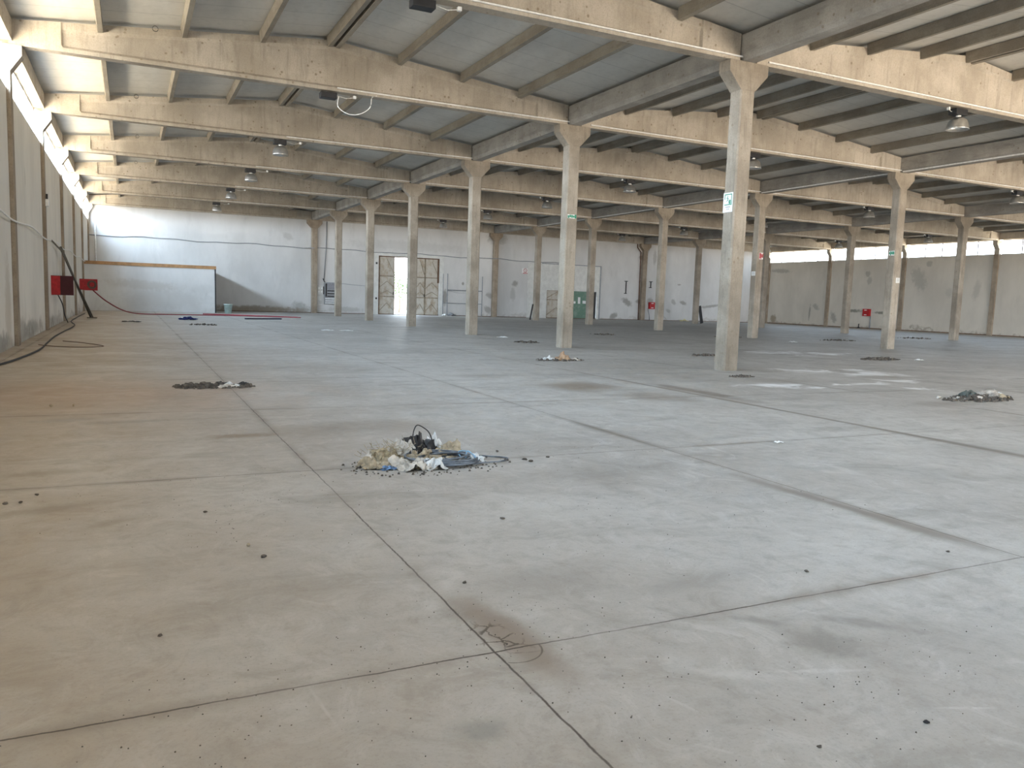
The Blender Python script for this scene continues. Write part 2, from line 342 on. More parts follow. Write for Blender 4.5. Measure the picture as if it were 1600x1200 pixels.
M_FLOOR = floor_mat()
M_WHITE = plain('white_plastic', (.75, .75, .73), .5)
M_BLACK = plain('black_metal', (.018, .018, .02), .5)
M_RUBBER = plain('black_rubber', (.03, .03, .033), .6)
M_DOOR = (lambda t: (t.color(t.mix(t.ramp(t.noise(2.4, 7, .7, t.scale(t.pos, (1, 1, .6))), .42, .68), (.50, .47, .41), (.36, .29, .21))), t.m)[1])(NT('rusty_cream_door_steel', .7, .3))
M_RAIL = plain('worn_brown_rail', (.27, .225, .165), .75, var=.3, sc=4)
M_RUST = plain('rusty_brown_steel', (.13, .075, .045), .8, var=.35, sc=4)
M_GREEN = (lambda t: (t.color(t.mix(t.ramp(t.noise(2.0, 7, .7), .45, .7), (.13, .22, .165), (.23, .31, .25))), t.m)[1])(NT('green_door_paint', .6, .3))
M_TRIM = plain('pale_frame_paint', (.60, .60, .57), .7, var=.08, sc=3)
M_RED = plain('red_cabinet_paint', (.36, .012, .015), .45, var=.2)
M_REDIN = plain('red_cabinet_inside', (.05, .004, .006), .6)
M_REDHOSE = plain('red_hose', (.25, .04, .05), .6)
M_BROWNHOSE = plain('brown_hose', (.12, .07, .055), .65)
M_POLE = plain('weathered_pole', (.14, .125, .10), .8, var=.3)
M_WOOD = plain('brown_timber', (.36, .20, .09), .7, var=.2, sc=3)
M_PARTITION = wall_mat('partition_panel', 'xz', (.62, .62, .605), [((.8, 1.8), (2.6, .35), .05, .35, (.40, .37, .32)), ((2.2, .9), (3.2, .7), 0, .25, (.42, .42, .40)), ((4.6, 1.6), (.9, .4), 0, .2, (.42, .42, .40))], .9, .12)
M_ALU = plain('aluminium_reflector', (.62, .60, .56), .28, .9, var=.08)
M_GREY = plain('grey_steel', (.26, .275, .29), .5, .3)
M_FRAME = plain('window_frame_metal', (.42, .42, .43), .5, .2)
M_BUCKET = plain('pale_green_bucket', (.46, .58, .54), .45)
M_BLUE = plain('navy_cloth', (.012, .018, .09), .85, var=.4)
M_TORN = plain('off_white_sacking', (.52, .48, .42), .85, var=.22, sc=14)
M_DUSTY = plain('dusty_beige_sacking', (.36, .30, .21), .9, var=.3, sc=14)
M_FILM = plain('black_film', (.03, .028, .028), .45, var=.5, sc=20)
M_CLEAR = plain('milky_plastic_film', (.62, .63, .62), .35, var=.15, sc=14)
M_STRAW = plain('straw_fibre', (.36, .30, .20), .9, var=.35, sc=20)
M_CABLE = plain('grey_blue_cable', (.13, .15, .175), .45, var=.5)
M_LIGHTBLUE = plain('light_blue_string', (.25, .45, .62), .6)
M_CARD = plain('brown_cardboard', (.40, .27, .17), .85)
M_RUBBLE = plain('broken_concrete', (.36, .335, .30), .9, var=.35, sc=6)
M_DARKRUB = plain('dark_rubble', (.10, .085, .07), .95, var=.4, sc=10)
M_STAINW = plain('white_paper', (.74, .74, .72), .7, var=.05)
M_GROUND = plain('pale_yard_concrete', (.42, .38, .31), .95)
M_LEAF = plain('pale_green_leaves', (.055, .09, .022), .7, var=.35, sc=3)
M_BARK = plain('bark', (.16, .12, .08), .9)
M_SIGNG = plain('sign_green', (.0, .20, .11), .5, var=.03)
M_SIGNR = plain('sign_red', (.38, .02, .025), .5, var=.1)
def glass_mat():
    t = NT('dusty_window_glass', .1, .4)
    tr = t.n('ShaderNodeBsdfTransparent'); tr.inputs[0].default_value = (.90, .93, .95, 1)
    g = t.n('ShaderNodeBsdfGlossy'); g.inputs['Roughness'].default_value = .12
    m = t.n('ShaderNodeMixShader'); m.inputs[0].default_value = .06
    t.l(tr.outputs[0], m.inputs[1]); t.l(g.outputs[0], m.inputs[2]); t.l(m.outputs[0], t.o.inputs[0]); return t.m
M_GLASS = glass_mat()

# ------------------------------------------------------------------ floor, walls, roof
def struct(mb, name, mat, parent=None):
    o = mb.build(name, mat, parent)
    if parent is None: tag(o, kind='structure')
    return o
struct(MB().box(-3.1, 63, FRONT-.2, 66.55, -.25, 0), 'floor', M_FLOOR)
b = MB()                                                          # eight sloping roof panels, 8 cm thick
for i in range(4):
    a, c = ROWX[i], ROWX[i+1]; m = (a+c)/2; a_ = a-.45 if i == 0 else a; c_ = c+.45 if i == 3 else c
    za = HE+.1 - (.046 if i == 0 else 0); zc = HE+.1 - (.046 if i == 3 else 0); zm = HE+.1+.103*(m-a)
    y0, y1 = FRONT-.4, 66.7
    b.loft([[(a_, y, za), (m, y, zm), (c_, y, zc), (c_, y, zc+.08), (m, y, zm+.08), (a_, y, za+.08)] for y in (y0, y1)])
struct(b, 'ceiling', M_ROOF)
SILL, HEAD = 6.47, 7.62
b = MB().box(-3.02, -2.70, FRONT, 66.5, 0, SILL); b.box(-3.02, -2.90, FRONT, 66.5, HEAD, 8.2); struct(b, 'wall_left', M_WALL_LEFT)
b = MB().box(62.60, 62.9, FRONT, 66.5, 0, SILL); b.box(62.8, 62.9, FRONT, 66.5, HEAD, 8.2); struct(b, 'wall_right', M_WALL_RIGHT)
DX0, DX1, DZ = 19.15, 24.62, 5.0                                  # the big door opening in the back wall
D2X0, D2X1, D2Z = 35.42, 40.95, 2.62
b = MB()
b.box(-2.70, DX0, BACK, BACK+.22, 0, 9.0); b.box(DX0, DX1, BACK, BACK+.22, DZ, 9.0)
b.box(DX1, D2X0, BACK, BACK+.22, 0, 9.0); b.box(D2X0, D2X1, BACK, BACK+.22, D2Z, 9.0); b.box(D2X1, 62.60, BACK, BACK+.22, 0, 9.0)
struct(b, 'wall_back', M_WALL_BACK)
b = MB()                                                          # behind the viewer: open bays of the front facade
b.box(-2.7, 62.6, FRONT-.2, FRONT, 6.2, 9.0)
for x0, x1 in ((-2.7, 17.0), (26.5, 42.1), (50.4, 62.6)): b.box(x0, x1, FRONT-.2, FRONT, 0, 6.2)
struct(b, 'wall_front', M_WALL_BACK)

# ------------------------------------------------------------------ windows of the two long walls
wi = 0
for side, xo, xi, s in (('left', -2.95, -2.88, 1), ('right', 62.78, 62.85, -1)):
    for k in range(-2, 7):
        y0, y1 = YK(k)+.22, YK(k+1)-.22
        if k == 6: y1 = BACK-.02
        wi += 1
        if not inview([(xo, y, 7) for y in (y0, (y0+y1)/2, y1)], 9000) and k > 0: continue
        f = MB(); w = .05
        f.box(xo, xi, y0, y1, SILL, SILL+w); f.box(xo, xi, y0, y1, HEAD-w, HEAD)
        f.box(xo, xi, y0, y0+w, SILL, HEAD); f.box(xo, xi, y1-w, y1, SILL, HEAD)
        o = f.build('window_%d' % wi, M_FRAME); tag(o, kind='structure')
        for j in range(1, 5):
            yy = y0+(y1-y0)*j/5
            MB().box(xo, xi, yy-.045, yy+.045, SILL+w, HEAD-w).build('mullion', M_FRAME, o)
        xm = (xo+xi)/2
        for j in range(5):
            ya, yb = y0+(y1-y0)*j/5+.02, y0+(y1-y0)*(j+1)/5-.02
            MB().box(xm-.004, xm+.004, ya, yb, SILL+w, HEAD-w).build('pane', M_GLASS, o)

# ------------------------------------------------------------------ columns
def shaft_ring(hx, hy, z, ch=.035, x=0, y=0):
    return [(x-hx+ch, y-hy, z), (x+hx-ch, y-hy, z), (x+hx, y-hy+ch, z), (x+hx, y+hy-ch, z), (x+hx-ch, y+hy, z), (x-hx+ch, y+hy, z), (x-hx, y+hy-ch, z), (x-hx, y-hy+ch, z)]
def capital_mb(l, r, hx, hy):
    b = MB()                                                      # flared head, corbels to left and right only
    prof = [(-hx, 6.86), (hx, 6.86)]
    prof = [(-hx, 6.86)] + ([(-l, 7.26), (-l, HC)] if l > hx else [(-hx, HC)]) + ([(r, HC), (r, 7.26)] if r > hx else [(hx, HC)]) + [(hx, 6.86)]
    b.loft([[(px, y, pz) for px, pz in prof] for y in (-hy, hy)]); return b
def make_column():
    root = bpy.data.objects.new('concrete_column', None); COL.objects.link(root)
    hx, hy = .222, .205
    sh = MB().loft([shaft_ring(hx, hy, z) for z in (0, 2.3, 4.6, 6.86)]); sh.build('shaft', M_COLUMN, root)
    capital_mb(.60, .60, hx, hy).build('capital', M_COLUMN, root, bevel=.012)
    return root
EXTRA = {(1, 1): 'with a white and green emergency sign', (1, 2): 'with a torn green sign', (2, 2): 'with a small green sign above a white paper', (2, 3): 'with a torn red sign on its front'}
ROWN = {1: 'first row right of the left wall', 2: 'second row from the left wall', 3: 'third row from the left wall'}
proto = None
for row in (1, 2, 3):
    for k in range(1, 8):
        X, Y = ROWX[row], YK(k)
        if k == 7: Y = BACK-.205
        if not inview([(X, Y, z) for z in (0, 3.5, 7.5)]): continue
        if proto is None: proto = make_column(); o = proto
        else: o = copy_tree(proto)
        o.location = (X, Y, 0)
        if k == 7: lab = 'brown-stained concrete column built against the back wall, in the ' + ROWN[row]
        else:
            n = k if row == 1 else (k-1 if row == 2 else k-2)
            lab = 'grey concrete column, %s from the camera in the %s' % ({1: 'nearest'}.get(n, ORD[n-1]) if n > 1 else 'nearest', ROWN[row])
            if (row, k) in EXTRA: lab = 'concrete column %s, %s row from the left wall' % (EXTRA[(row, k)], ORD[row-1])
        tag(o, lab, 'column', 'flared concrete columns of the hall')
        if k == 7:
            for ch in o.children:
                ch.data = ch.data.copy(); ch.data.materials.clear(); ch.data.materials.append(M_PILASTER)

# pilasters of the side walls
def make_pilaster(s):
    root = bpy.data.objects.new('wall_pilaster', None); COL.objects.link(root)
    x0, x1 = (-.33, .09) if s > 0 else (-.15, .27)                # the visible nose stands proud of the wall
    MB().box(.0 if s > 0 else -.15, .10 if s > 0 else -.0, -.2, .2, 0, SILL).build('shaft', M_PILASTER, root, bevel=.01)
    b = MB(); 
    if s > 0: b.loft([[(-.16, y, SILL), (.10, y, SILL), (.10, y, 6.88), (.37, y, 7.28), (.37, y, HC), (-.16, y, HC)] for y in (-.2, .2)])
    else: b.loft([[(.16, y, SILL), (-.15, y, SILL), (-.15, y, 6.88), (-.45, y, 7.28), (-.45, y, HC), (.16, y, HC)] for y in (-.2, .2)])
    b.build('capital', M_BEAM, root, bevel=.01)
    return root
for s, xw in ((1, -2.70), (-1, 62.60)):
    pr = None; cnt = 0
    for k in range(1, 8):
        Y = YK(k) if k < 7 else BACK-.2
        if not inview([(xw, Y, z) for z in (0, 3.5, 7.5)], 200): continue
        cnt += 1
        if pr is None: pr = make_pilaster(s); o = pr
        else: o = copy_tree(pr)
        o.location = (xw, Y, 0)
        side = 'left' if s > 0 else 'right'
        if k == 7: lab = 'brown concrete pilaster in the far %s corner, under the last roof beam' % side
        else: lab = 'brown concrete pilaster on the %s wall, %s counted from the camera' % (side, 'nearest' if cnt == 1 else ORD[cnt-1])
        tag(o, lab, 'pilaster', 'concrete pilasters on the %s wall' % side)

# ------------------------------------------------------------------ roof beams
def beam_ring(x, z1, rec):
    w = .075 if rec else .155; f = .155; g = .125 if rec else .155
    z0 = HC
    pts = [(-f, z0), (f, z0), (f, z0+.10), (w, z0+.17), (w, z1-.26), (g, z1-.18), (g, z1), (-g, z1), (-g, z1-.18), (-w, z1-.26), (-w, z0+.17), (-f, z0+.10)]
    return [(x, y, z) for y, z in pts]
AISLE = ['leftmost aisle', 'second aisle from the left', 'third aisle from the left', 'rightmost aisle']
def beam_mesh(i):
    a, c = ROWX[i], ROWX[i+1]
    xa = a+.27 if i else -2.62; xc = c-.27 if i < 3 else 62.5
    m = (a+c)/2
    st = [(xa, 0), (xa+1.15, 0), (xa+1.19, 1), (m, 1), (xc-1.19, 1), (xc-1.15, 0), (xc, 0)]
    rings = [beam_ring(x-m, HE+.103*min(x-a, c-x), r_) for x, r_ in st]
    return MB().loft(rings), m
for i in range(4):
    pb = None
    for k in range(0, 8):
        Y = YK(k) if k < 7 else BACK-.16
        a, c = ROWX[i], ROWX[i+1]
        if not inview([(a+(c-a)*j/8, Y, 8) for j in range(9)], 220): continue
        if pb is None:
            mb, m = beam_mesh(i); pb = mb.build('roof_beam', M_BEAM); o = pb
        else: o = pb.copy(); COL.objects.link(o)
        o.location = (m, Y, 0)
        pos = 'against the back wall' if k == 7 else ('nearest the camera' if k <= 1 else '%s from the camera' % ORD[k-1])
        if k == 0: pos = 'above the camera'
        tag(o, 'pitched concrete roof beam across the %s, %s' % (AISLE[i], pos), 'beam', 'pitched concrete roof beams')

# valley beams along the column rows and eaves beams over the windows
GN = ['over the left wall windows', 'over the first column row from the left', 'over the second column row from the left', 'over the third column row from the left', 'over the right wall windows']
for r in range(5):
    pv = None
    for k in range(0, 7):
        ya, yb = YK(k), YK(k+1)
        if not inview([(ROWX[r], ya+(yb-ya)*j/4, 7.8) for j in range(5)], 220): continue
        L = YK(1)-YK(0)
        if pv is None:
            b = MB()
            if r in (0, 4):
                s = 1 if r == 0 else -1
                xs = sorted((-.21*s, .13*s)); b.box(xs[0], xs[1], -L/2+.165, L/2-.165, HEAD, 8.14)
            else:
                prof = [(-.17, 7.53), (.17, 7.53), (.235, 7.66), (.235, 8.14), (.15, 8.14), (.12, 7.85), (-.12, 7.85), (-.15, 8.14), (-.235, 8.14), (-.235, 7.66)]
                b.loft([[(x, y, z) for x, z in prof] for y in (-L/2+.0, L/2-.0)])
            pv = b.build('valley_beam' if r in (1, 2, 3) else 'eaves_beam', M_GIRDER if r in (1, 2, 3) else M_BEAM); o = pv
        else: o = pv.copy(); COL.objects.link(o)
        o.location = (ROWX[r], (ya+yb)/2, 0)
        tag(o, 'long concrete beam %s, %s bay from the camera' % (GN[r], ORD[k] if k else 'nearest'), 'beam', 'lengthwise concrete beams ' + GN[r])

# purlins
PO = [-6.1, -4.07, -2.03, -.14, .14, 2.03, 4.07, 6.1]
PN = ['first from the left', 'second from the left', 'third from the left', 'left one of the ridge pair', 'right one of the ridge pair', 'third from the right', 'second from the right', 'first from the right']
L = YK(1)-YK(0)
pur = None
for i in range(4):
    m = (ROWX[i]+ROWX[i+1])/2
    for k in range(0, 7):
        for j, dx in enumerate(PO):
            X = m+dx; yc = (YK(k)+YK(k+1))/2; zt = beam_top(X)+.10
            if not inview([(X, yc+q*L/4, zt-.1) for q in (-2, -1, 0, 1, 2)], 60): continue
            if pur is None:
                b = MB(); 
                l2 = L/2-.128
                b.loft([[(-.065, y, -.30), (.065, y, -.30), (.08, y, -.01), (-.08, y, -.01)] for y in (-l2, l2)])
                pur = b.build('roof_purlin', M_PURLIN, bevel=.006); o = pur
            else: o = pur.copy(); COL.objects.link(o)
            o.location = (X, yc, zt); o.rotation_euler.y = (-1 if dx < 0 else 1)*math.atan(.103)
            lab = 'concrete purlin, %s, in the %s, %s bay back' % (PN[j], AISLE[i].replace(' from the left', ''), ORD[k] if k else 'nearest')
            tag(o, lab, 'purlin', 'roof purlins of the ' + AISLE[i])

# ------------------------------------------------------------------ high-bay lamps hung under mid-span
def make_lamp(dome=True):
    root = bpy.data.objects.new('high_bay_lamp', None); COL.objects.link(root)
    MB().box(-.27, .21, -.14, .14, -.18, -.01).build('ballast_box', M_BLACK, root, bevel=.015)
    b = MB(); b.bar((-.1, 0, 0), (-.1, 0, .03), .04); b.bar((.1, 0, 0), (.1, 0, .03), .04); b.build('bracket', M_GREY, root)
    if dome:
        MB().lathe([(.055, -.165), (.07, -.2), (.06, -.23)], 16, cap=True).build('lamp_neck', M_WHITE, root, True)
        d = [(.06, -.225), (.15, -.25), (.225, -.31), (.27, -.39), (.29, -.47), (.30, -.55), (.31, -.58), (.30, -.58), (.275, -.47), (.255, -.39), (.21, -.32), (.14, -.262), (.05, -.24)]
        MB().lathe(d, 28).build('reflector', M_ALU, root, True)
        MB().lathe([(.0, -.24), (.035, -.26), (.05, -.33), (.035, -.40), (.0, -.42)], 14).build('bulb', M_WHITE, root, True)
    b = MB(); b.box(.72, .80, -.04, .04, -.08, 0); b.tube([(.76, 0, -.05), (.5, .02, -.10), (.25, 0, -.06), (.1, 0, -.1)], .008, 6); b.build('power_socket', M_WHITE, root)
    return root
LD = None; LB = None
for i in range(4):
    m = (ROWX[i]+ROWX[i+1])/2
    for k in range(1, 7):
        if not inview([(m, YK(k), 7.3)], 60): continue
        bare = (i == 0 and k <= 2)
        if bare:
            if LB is None: LB = make_lamp(False); o = LB
            else: o = copy_tree(LB)
        else:
            if LD is None: LD = make_lamp(True); o = LD
            else: o = copy_tree(LD)
        o.location = (m-.1, YK(k), HC-.03)
        if i: 
            for ch in o.children:
                if ch.name.startswith('power_socket'): ch.scale.x = -.6
        where = 'under the %s roof beam of the %s' % ('nearest' if k == 1 else ORD[k-1], AISLE[i].replace(' from the left', ''))
        lab = ('black lamp housing without its reflector, ' if bare else 'black lamp with a silver dome reflector, ') + where
        tag(o, lab, 'ceiling lamp', 'lamps hung under the roof beams')
# loose cable loop at the lamp that has lost its reflector
b = MB(); m0 = (XW+X1)/2
pts = [(m0+.16, YK(2)-.10, 7.40), (m0+.14, YK(2)-.12, 7.1), (m0+.45, YK(2)-.12, 6.93), (m0+.8, YK(2)-.1, 6.98), (m0+1.1, YK(2)-.1, 7.2), (m0+1.16, YK(2)-.1, 7.50), (m0+1.3, YK(2)-.16, 7.56)]
def smooth_path(p, n=6):
    out = []; P = [Vector(q) for q in p]
    for i in range(len(P)-1):
        a = P[max(i-1, 0)]; b_ = P[i]; c = P[i+1]; d = P[min(i+2, len(P)-1)]
        for j in range(n):
            t_ = j/n
            out.append(.5*((2*b_)+(c-a)*t_+(2*a-5*b_+4*c-d)*t_*t_+(3*b_-a-3*c+d)*t_**3))
    out.append(P[-1]); return out
tag(b.tube(smooth_path(pts), .014, 8).build('hanging_cable', M_WHITE, None, True), 'white cable loop dangling below the second roof beam beside the bare black lamp housing', 'cable')

# white conduit lying on the lower flange of the roof beams
for i in range(4):
    a, c = ROWX[i], ROWX[i+1]; m = (a+c)/2
    xa, xc = (m+.1, c-.1) if i == 0 else ((a+.62, c-.05) if i == 1 else (a+.62, c-.3))
    for k in range(1, 7):
        if not inview([(xa+(xc-xa)*j/6, YK(k), 7.6) for j in range(7)], 100): continue
        y = YK(k)-.178
        o = MB().bar((xa, y, 7.622), (xc, y, 7.622), .035, .035).build('cable_conduit', M_WHITE)
        tag(o, 'thin pale conduit along the lower edge of the %s roof beam in the %s' % ('nearest' if k == 1 else ORD[k-1], AISLE[i].replace(' from the left', '')), 'conduit', 'conduits on the roof beams')
for k in range(1, 6):
    y0, y1 = YK(k)+.3, YK(k+1)-.3
    o = MB().bar((X2-.26, y0, 7.55), (X2-.26, y1, 7.55), .05, .05).build('cable_conduit', M_WHITE)
    tag(o, 'pale conduit under the beam of the second column row, %s bay from the camera' % ORD[k], 'conduit', 'conduits along the second column row')

# small hooks on the upper edge of the beams in the leftmost aisle
for k, dx in ((2, 3.4), (3, 3.0), (4, 3.1), (5, 3.1)):
    X = XW+dx; z = beam_top(X)
    p = [(X+.07*math.cos(t), YK(k)-.17, z-.02+.07*math.sin(t)) for t in [2*math.pi*q/18 for q in range(18)]]
    o = MB().tube(p, .008, 6, True).build('wire_ring', M_BLACK, None, True)
    tag(o, 'small dark wire ring on top of the %s roof beam near the left wall' % ORD[k-1], 'wire ring', 'wire rings on the beams')

# ------------------------------------------------------------------ back wall: big steel door
def leaf(x0, x1, y, z1, mat, name='door_leaf', chev=True, parent=None, halves=1):
    o = MB().box(x0, x1, y, y+.05, .0, z1).build(name, mat, parent)
    b = MB(); w = .06
    n = 3
    hs = [.03, 1.55, 3.3, z1-.0] if z1 > 4 else [.03, 1.75, z1]
    yy = y-.025
    for z in hs: b.box(x0, x1, yy, y, max(z-w, .03), min(z+w*.4, z1))
    b.box(x0, x0+w, yy, y, .03, z1); b.box(x1-w, x1, yy, y, .03, z1)
    b.build('frame_rail', M_RAIL, o, bevel=.006)
    if chev:
        b = MB(); xm = (x0+x1)/2
        for (za, zb) in (((.35, 1.0), (2.35, 2.85), (1.72, 2.05)) if z1 > 4 else ((.3, 1.0), (1.9, 2.45))):
            b.bar((x0+w, yy+.01, za), (xm, yy+.01, zb), .07, .03); b.bar((xm, yy+.01, zb), (x1-w, yy+.01, za), .07, .03)
        if z1 > 4: b.bar((xm, yy+.01, 4.7), (x1-w, yy+.01, 3.5), .05, .03)
        b.build('brace', M_RAIL, o)
    return o
d = leaf(DX0+.07, 20.58, BACK+.06, 5.02, M_DOOR, 'door_1'); tag(d, kind='structure')
MB().box(20.44, 20.50, BACK+.0, BACK+.03, 1.7, 1.95).build('door_handle', M_BLACK, d)
d = leaf(22.45, 23.33, BACK+.06, 5.02, M_DOOR, 'door_2'); tag(d, kind='structure')
MB().box(23.24, 23.29, BACK+.0, BACK+.03, 1.6, 1.85).build('door_handle', M_BLACK, d)
d = leaf(23.34, 24.60, BACK+.06, 5.02, M_DOOR, 'door_3'); tag(d, kind='structure')
b = MB(); b.box(DX0-.5, DX0-.02, BACK-.05, BACK, 0, DZ+.22); b.box(DX1+.02, DX1+.42, BACK-.05, BACK, 0, DZ+.22); b.box(DX0-.02, DX1+.02, BACK-.05, BACK, DZ-.02, DZ+.22)
tr = struct(b, 'trim_1', M_TRIM)
b = MB(); b.box(DX0-.02, DX0+.06, BACK-.03, BACK+.12, 0, DZ-.02); b.box(DX1-.14, DX1-.0, BACK-.03, BACK+.04, 2.85, DZ-.02); b.box(DX0+.06, DX1-.14, BACK-.03, BACK+.1, DZ-.1, DZ-.02)
b.build('rusty_edge', M_RUST, tr)
for z in (4.33, 1.36): MB().box(DX0-.28, DX0-.14, BACK-.09, BACK-.05, z-.08, z+.08).build('hinge_plate', M_BLACK, tr)
# second doorway
b = MB(); b.box(33.35, 34.85, BACK-.03, BACK, 0, 5.05); b.box(34.85, 41.2, BACK-.07, BACK, D2Z, 5.05); b.box(D2X1+.02, 41.2, BACK-.07, BACK, 0, D2Z); b.box(34.85, D2X0, BACK-.07, BACK, 0, D2Z)
tr = struct(b, 'trim_2', M_TRIM)
b = MB(); b.box(41.2, 41.32, BACK-.1, BACK, 0, 5.12); b.box(34.85, 41.32, BACK-.1, BACK, 5.05, 5.13); b.build('dark_edging', M_GREY, tr)
for z in (4.2, 1.7): MB().box(34.5, 34.64, BACK-.06, BACK-.03, z-.07, z+.07).build('hinge_plate', M_BLACK, tr)
d = leaf(D2X0+.03, 37.6, BACK+.06, D2Z+.02, M_DOOR, 'door_4'); tag(d, kind='structure')
d = MB().box(37.62, 40.4, BACK+.05, BACK+.1, .0, D2Z+.02).build('door_5', M_GREEN); tag(d, kind='structure')
b = MB(); b.box(37.62, 40.4, BACK+.02, BACK+.05, D2Z-.2, D2Z-.08); b.box(37.62, 40.4, BACK+.02, BACK+.05, .03, .16); b.box(40.28, 40.4, BACK+.02, BACK+.05, .16, D2Z-.2); b.box(37.62, 37.72, BACK+.02, BACK+.05, .16, D2Z-.2); b.build('door_frame', M_GREEN, d)
for x, z, w, h, nm in ((38.45, 1.55, .38, .22, 'white_notice'), (39.03, 1.75, .26, .62, 'white_notice'), (39.6, 1.6, .36, .28, 'white_notice')):
    o = MB().box(x-w/2, x+w/2, BACK+.035, BACK+.048, z-h/2, z+h/2).build('paper_notice', M_STAINW)
    tag(o, {38.45: 'white paper notice, leftmost on the green door', 39.03: 'tall white paper notice in the middle of the green door', 39.6: 'white paper notice, rightmost on the green door'}[x], 'notice', 'notices on the green door')
d = MB().box(40.42, D2X1, BACK+.12, BACK+.16, .03, D2Z).build('dark_gap_sheet', M_BLACK); tag(d, kind='structure')  # black sheet put in for the shaded gap beside the green leaf
# dark plinth along the bottom of the walls
struct(MB().box(-2.70, 62.6, BACK-.0, BACK-.012, 0, .05), 'baseboard_back', M_RUST)
struct(MB().box(62.588, 62.6, FRONT, BACK-.02, 0, .07), 'baseboard_right', M_RUST)

# outside the back door: yard ground and a leafy bush
struct(MB().box(-3, 64, 66.56, 90, -.3, -.02), 'yard_ground', M_GROUND)
bu = thing('leafy_tree', (23.75, 75, -.02), 'pale green leafy tree glimpsed outside through the open steel door', 'tree')
b = MB(); b.tube([(0, 0, 0), (.05, 0, 1.2), (0, .1, 2.4)], [.12, .09, .05], 8); b.build('trunk', M_BARK, bu, True)
b = MB()
for q in range(700):
    v = Vector((rnd.gauss(0, 1), rnd.gauss(0, 1), rnd.gauss(0, 1))).normalized()*(1.35*rnd.random()**.4); c = Vector((v.x, v.y, 2.6+v.z*1.1))
    n = Vector((rnd.gauss(0, 1), rnd.gauss(0, 1), rnd.gauss(0, 1))).normalized(); a = n.orthogonal().normalized()*.11; e_ = n.cross(a).normalized()*.055
    b.add([c-a, c+e_, c+a, c-e_], [(0, 1, 2, 3)])
b.build('foliage', M_LEAF, bu)

# long grey cable sagging along the back wall
pts = []
for i in range(0, 61):
    x = -2.6+(41.3+2.6)*i/60; z = 5.36-.004*(x+2.6) + .045*math.sin(x*.9)+.03*math.sin(x*2.3) - (.0 if x < 35 else .03*(x-35))
    pts.append((x, BACK-.03 if not (abs(x-X1) < .55 or abs(x-X2) < .55) else BACK-.46, z))
o = MB().tube(pts, .035, 6).build('wall_cable', M_GREY, None, True); tag(o, 'long dark grey cable sagging across the back wall above the doors', 'cable')
# downpipes
o = MB().tube([(46.98, BACK-.10, 7.5), (46.95, BACK-.1, 7.1), (46.62, BACK-.1, 6.75), (46.60, BACK-.1, 1.55)], .055, 10).build('downpipe', M_WHITE, None, True); tag(o, 'white downpipe beside the back wall column left of the red hydrant box', 'pipe')
o = MB().tube([(45.40, BACK-.10, 7.5), (45.42, BACK-.1, 7.15), (45.84, BACK-.1, 6.7), (45.88, BACK-.1, 0.03)], .055, 10).build('downpipe', M_RUST, None, True); tag(o, 'rusty brown downpipe on the left flank of the far back wall column', 'pipe')
o = MB().tube([(14.72, BACK-.05, 7.5), (14.66, BACK-.05, 5.3), (14.5, BACK-.05, 2.7)], .035, 8).build('downpipe', M_GREY, None, True); tag(o, 'thin grey pipe dropping to the electrical panel on the back wall', 'pipe')
o = MB().tube([(-2.2, BACK-.06, 6.2), (-2.2, BACK-.06, 3.3)], .05, 8).build('downpipe', M_WHITE, None, True); tag(o, 'white pipe in the far left corner above the low partition', 'pipe')
# pipe rack on the wall right of the big door
t_ = thing('pipe_rack', (27, BACK-.06, 0), 'thin dark pipe frame standing against the back wall right of the steel door', 'pipe frame')
b = MB()
for x, z1 in ((-2.0, 3.7), (-1.58, 3.72), (1.78, 3.6)): b.tube([(x, 0, .0), (x, 0, z1)], .032, 6)
b.build('upright', M_GREY, t_)
b = MB(); b.tube([(-1.58, 0, 2.28), (1.78, 0, 2.28)], .05, 6); b.build('rail', M_GREY, t_)
b = MB(); b.tube([(-2.0, 0, 1.12), (1.78, 0, 1.12)], .035, 6); b.build('rail', M_GREY, t_)
b = MB(); b.tube([(-1.58, 0, 2.22), (-.5, 0, 2.05), (.2, 0, 2.08)], .012, 5); b.build('wire', M_GREY, t_)
# grey rubble lump and white bag at its foot
# electrical panel
t_ = thing('electrical_panel', (14.95, BACK-.02, 0), 'tall grey switchboard with black slots on the back wall behind the column', 'electrical panel')
MB().box(-.42, .55, -.16, 0, .75, 2.55).build('cabinet', M_GREY, t_, bevel=.01)
MB().box(-.36, -.22, -.175, -.16, 1.35, 2.45).build('slot', M_BLACK, t_)
for z in (1.85, 1.62, 1.4): MB().box(-.20, .50, -.18, -.16, z-.05, z+.05).build('slot', M_BLACK, t_)
MB().box(-.22, .50, -.18, -.16, 1.95, 2.48).build('meter_plate', plain('dim_grey_plate', (.22, .22, .24)), t_)
for z in (1.2, 1.02, .85): MB().box(-.36, .50, -.18, -.16, z-.03, z+.03).build('louvre', M_WHITE, t_)
b = MB(); b.tube([(-.32, -.1, 2.5), (-.45, -.1, 2.62), (-.55, -.1, 2.85)], .035, 6); b.build('cable_gland', M_BLACK, t_)
t_ = thing('meter_box', (14.2, BACK-.02, 0), 'small pale meter box with round dials left of the grey switchboard', 'meter box')
MB().box(-.24, .22, -.12, 0, 1.55, 2.25).build('box', M_TRIM, t_, bevel=.01)
for x in (-.13, .1):
    for z in (1.75, 2.05): MB().add([(x+.07*math.cos(q*math.pi/5), -.125, z+.07*math.sin(q*math.pi/5)) for q in range(10)], [tuple(range(10))]).build('dial', M_WHITE, t_)
MB().box(.22, .30, -.10, 0, 1.55, 2.2).build('side_strip', M_BLACK, t_)
t_ = MB().box(13.93, 14.30, BACK-.14, BACK-.0, 1.02, 1.42).build('junction_box', M_TRIM, bevel=.04); tag(t_, 'rounded pale junction box under the small meter box on the back wall', 'junction box')
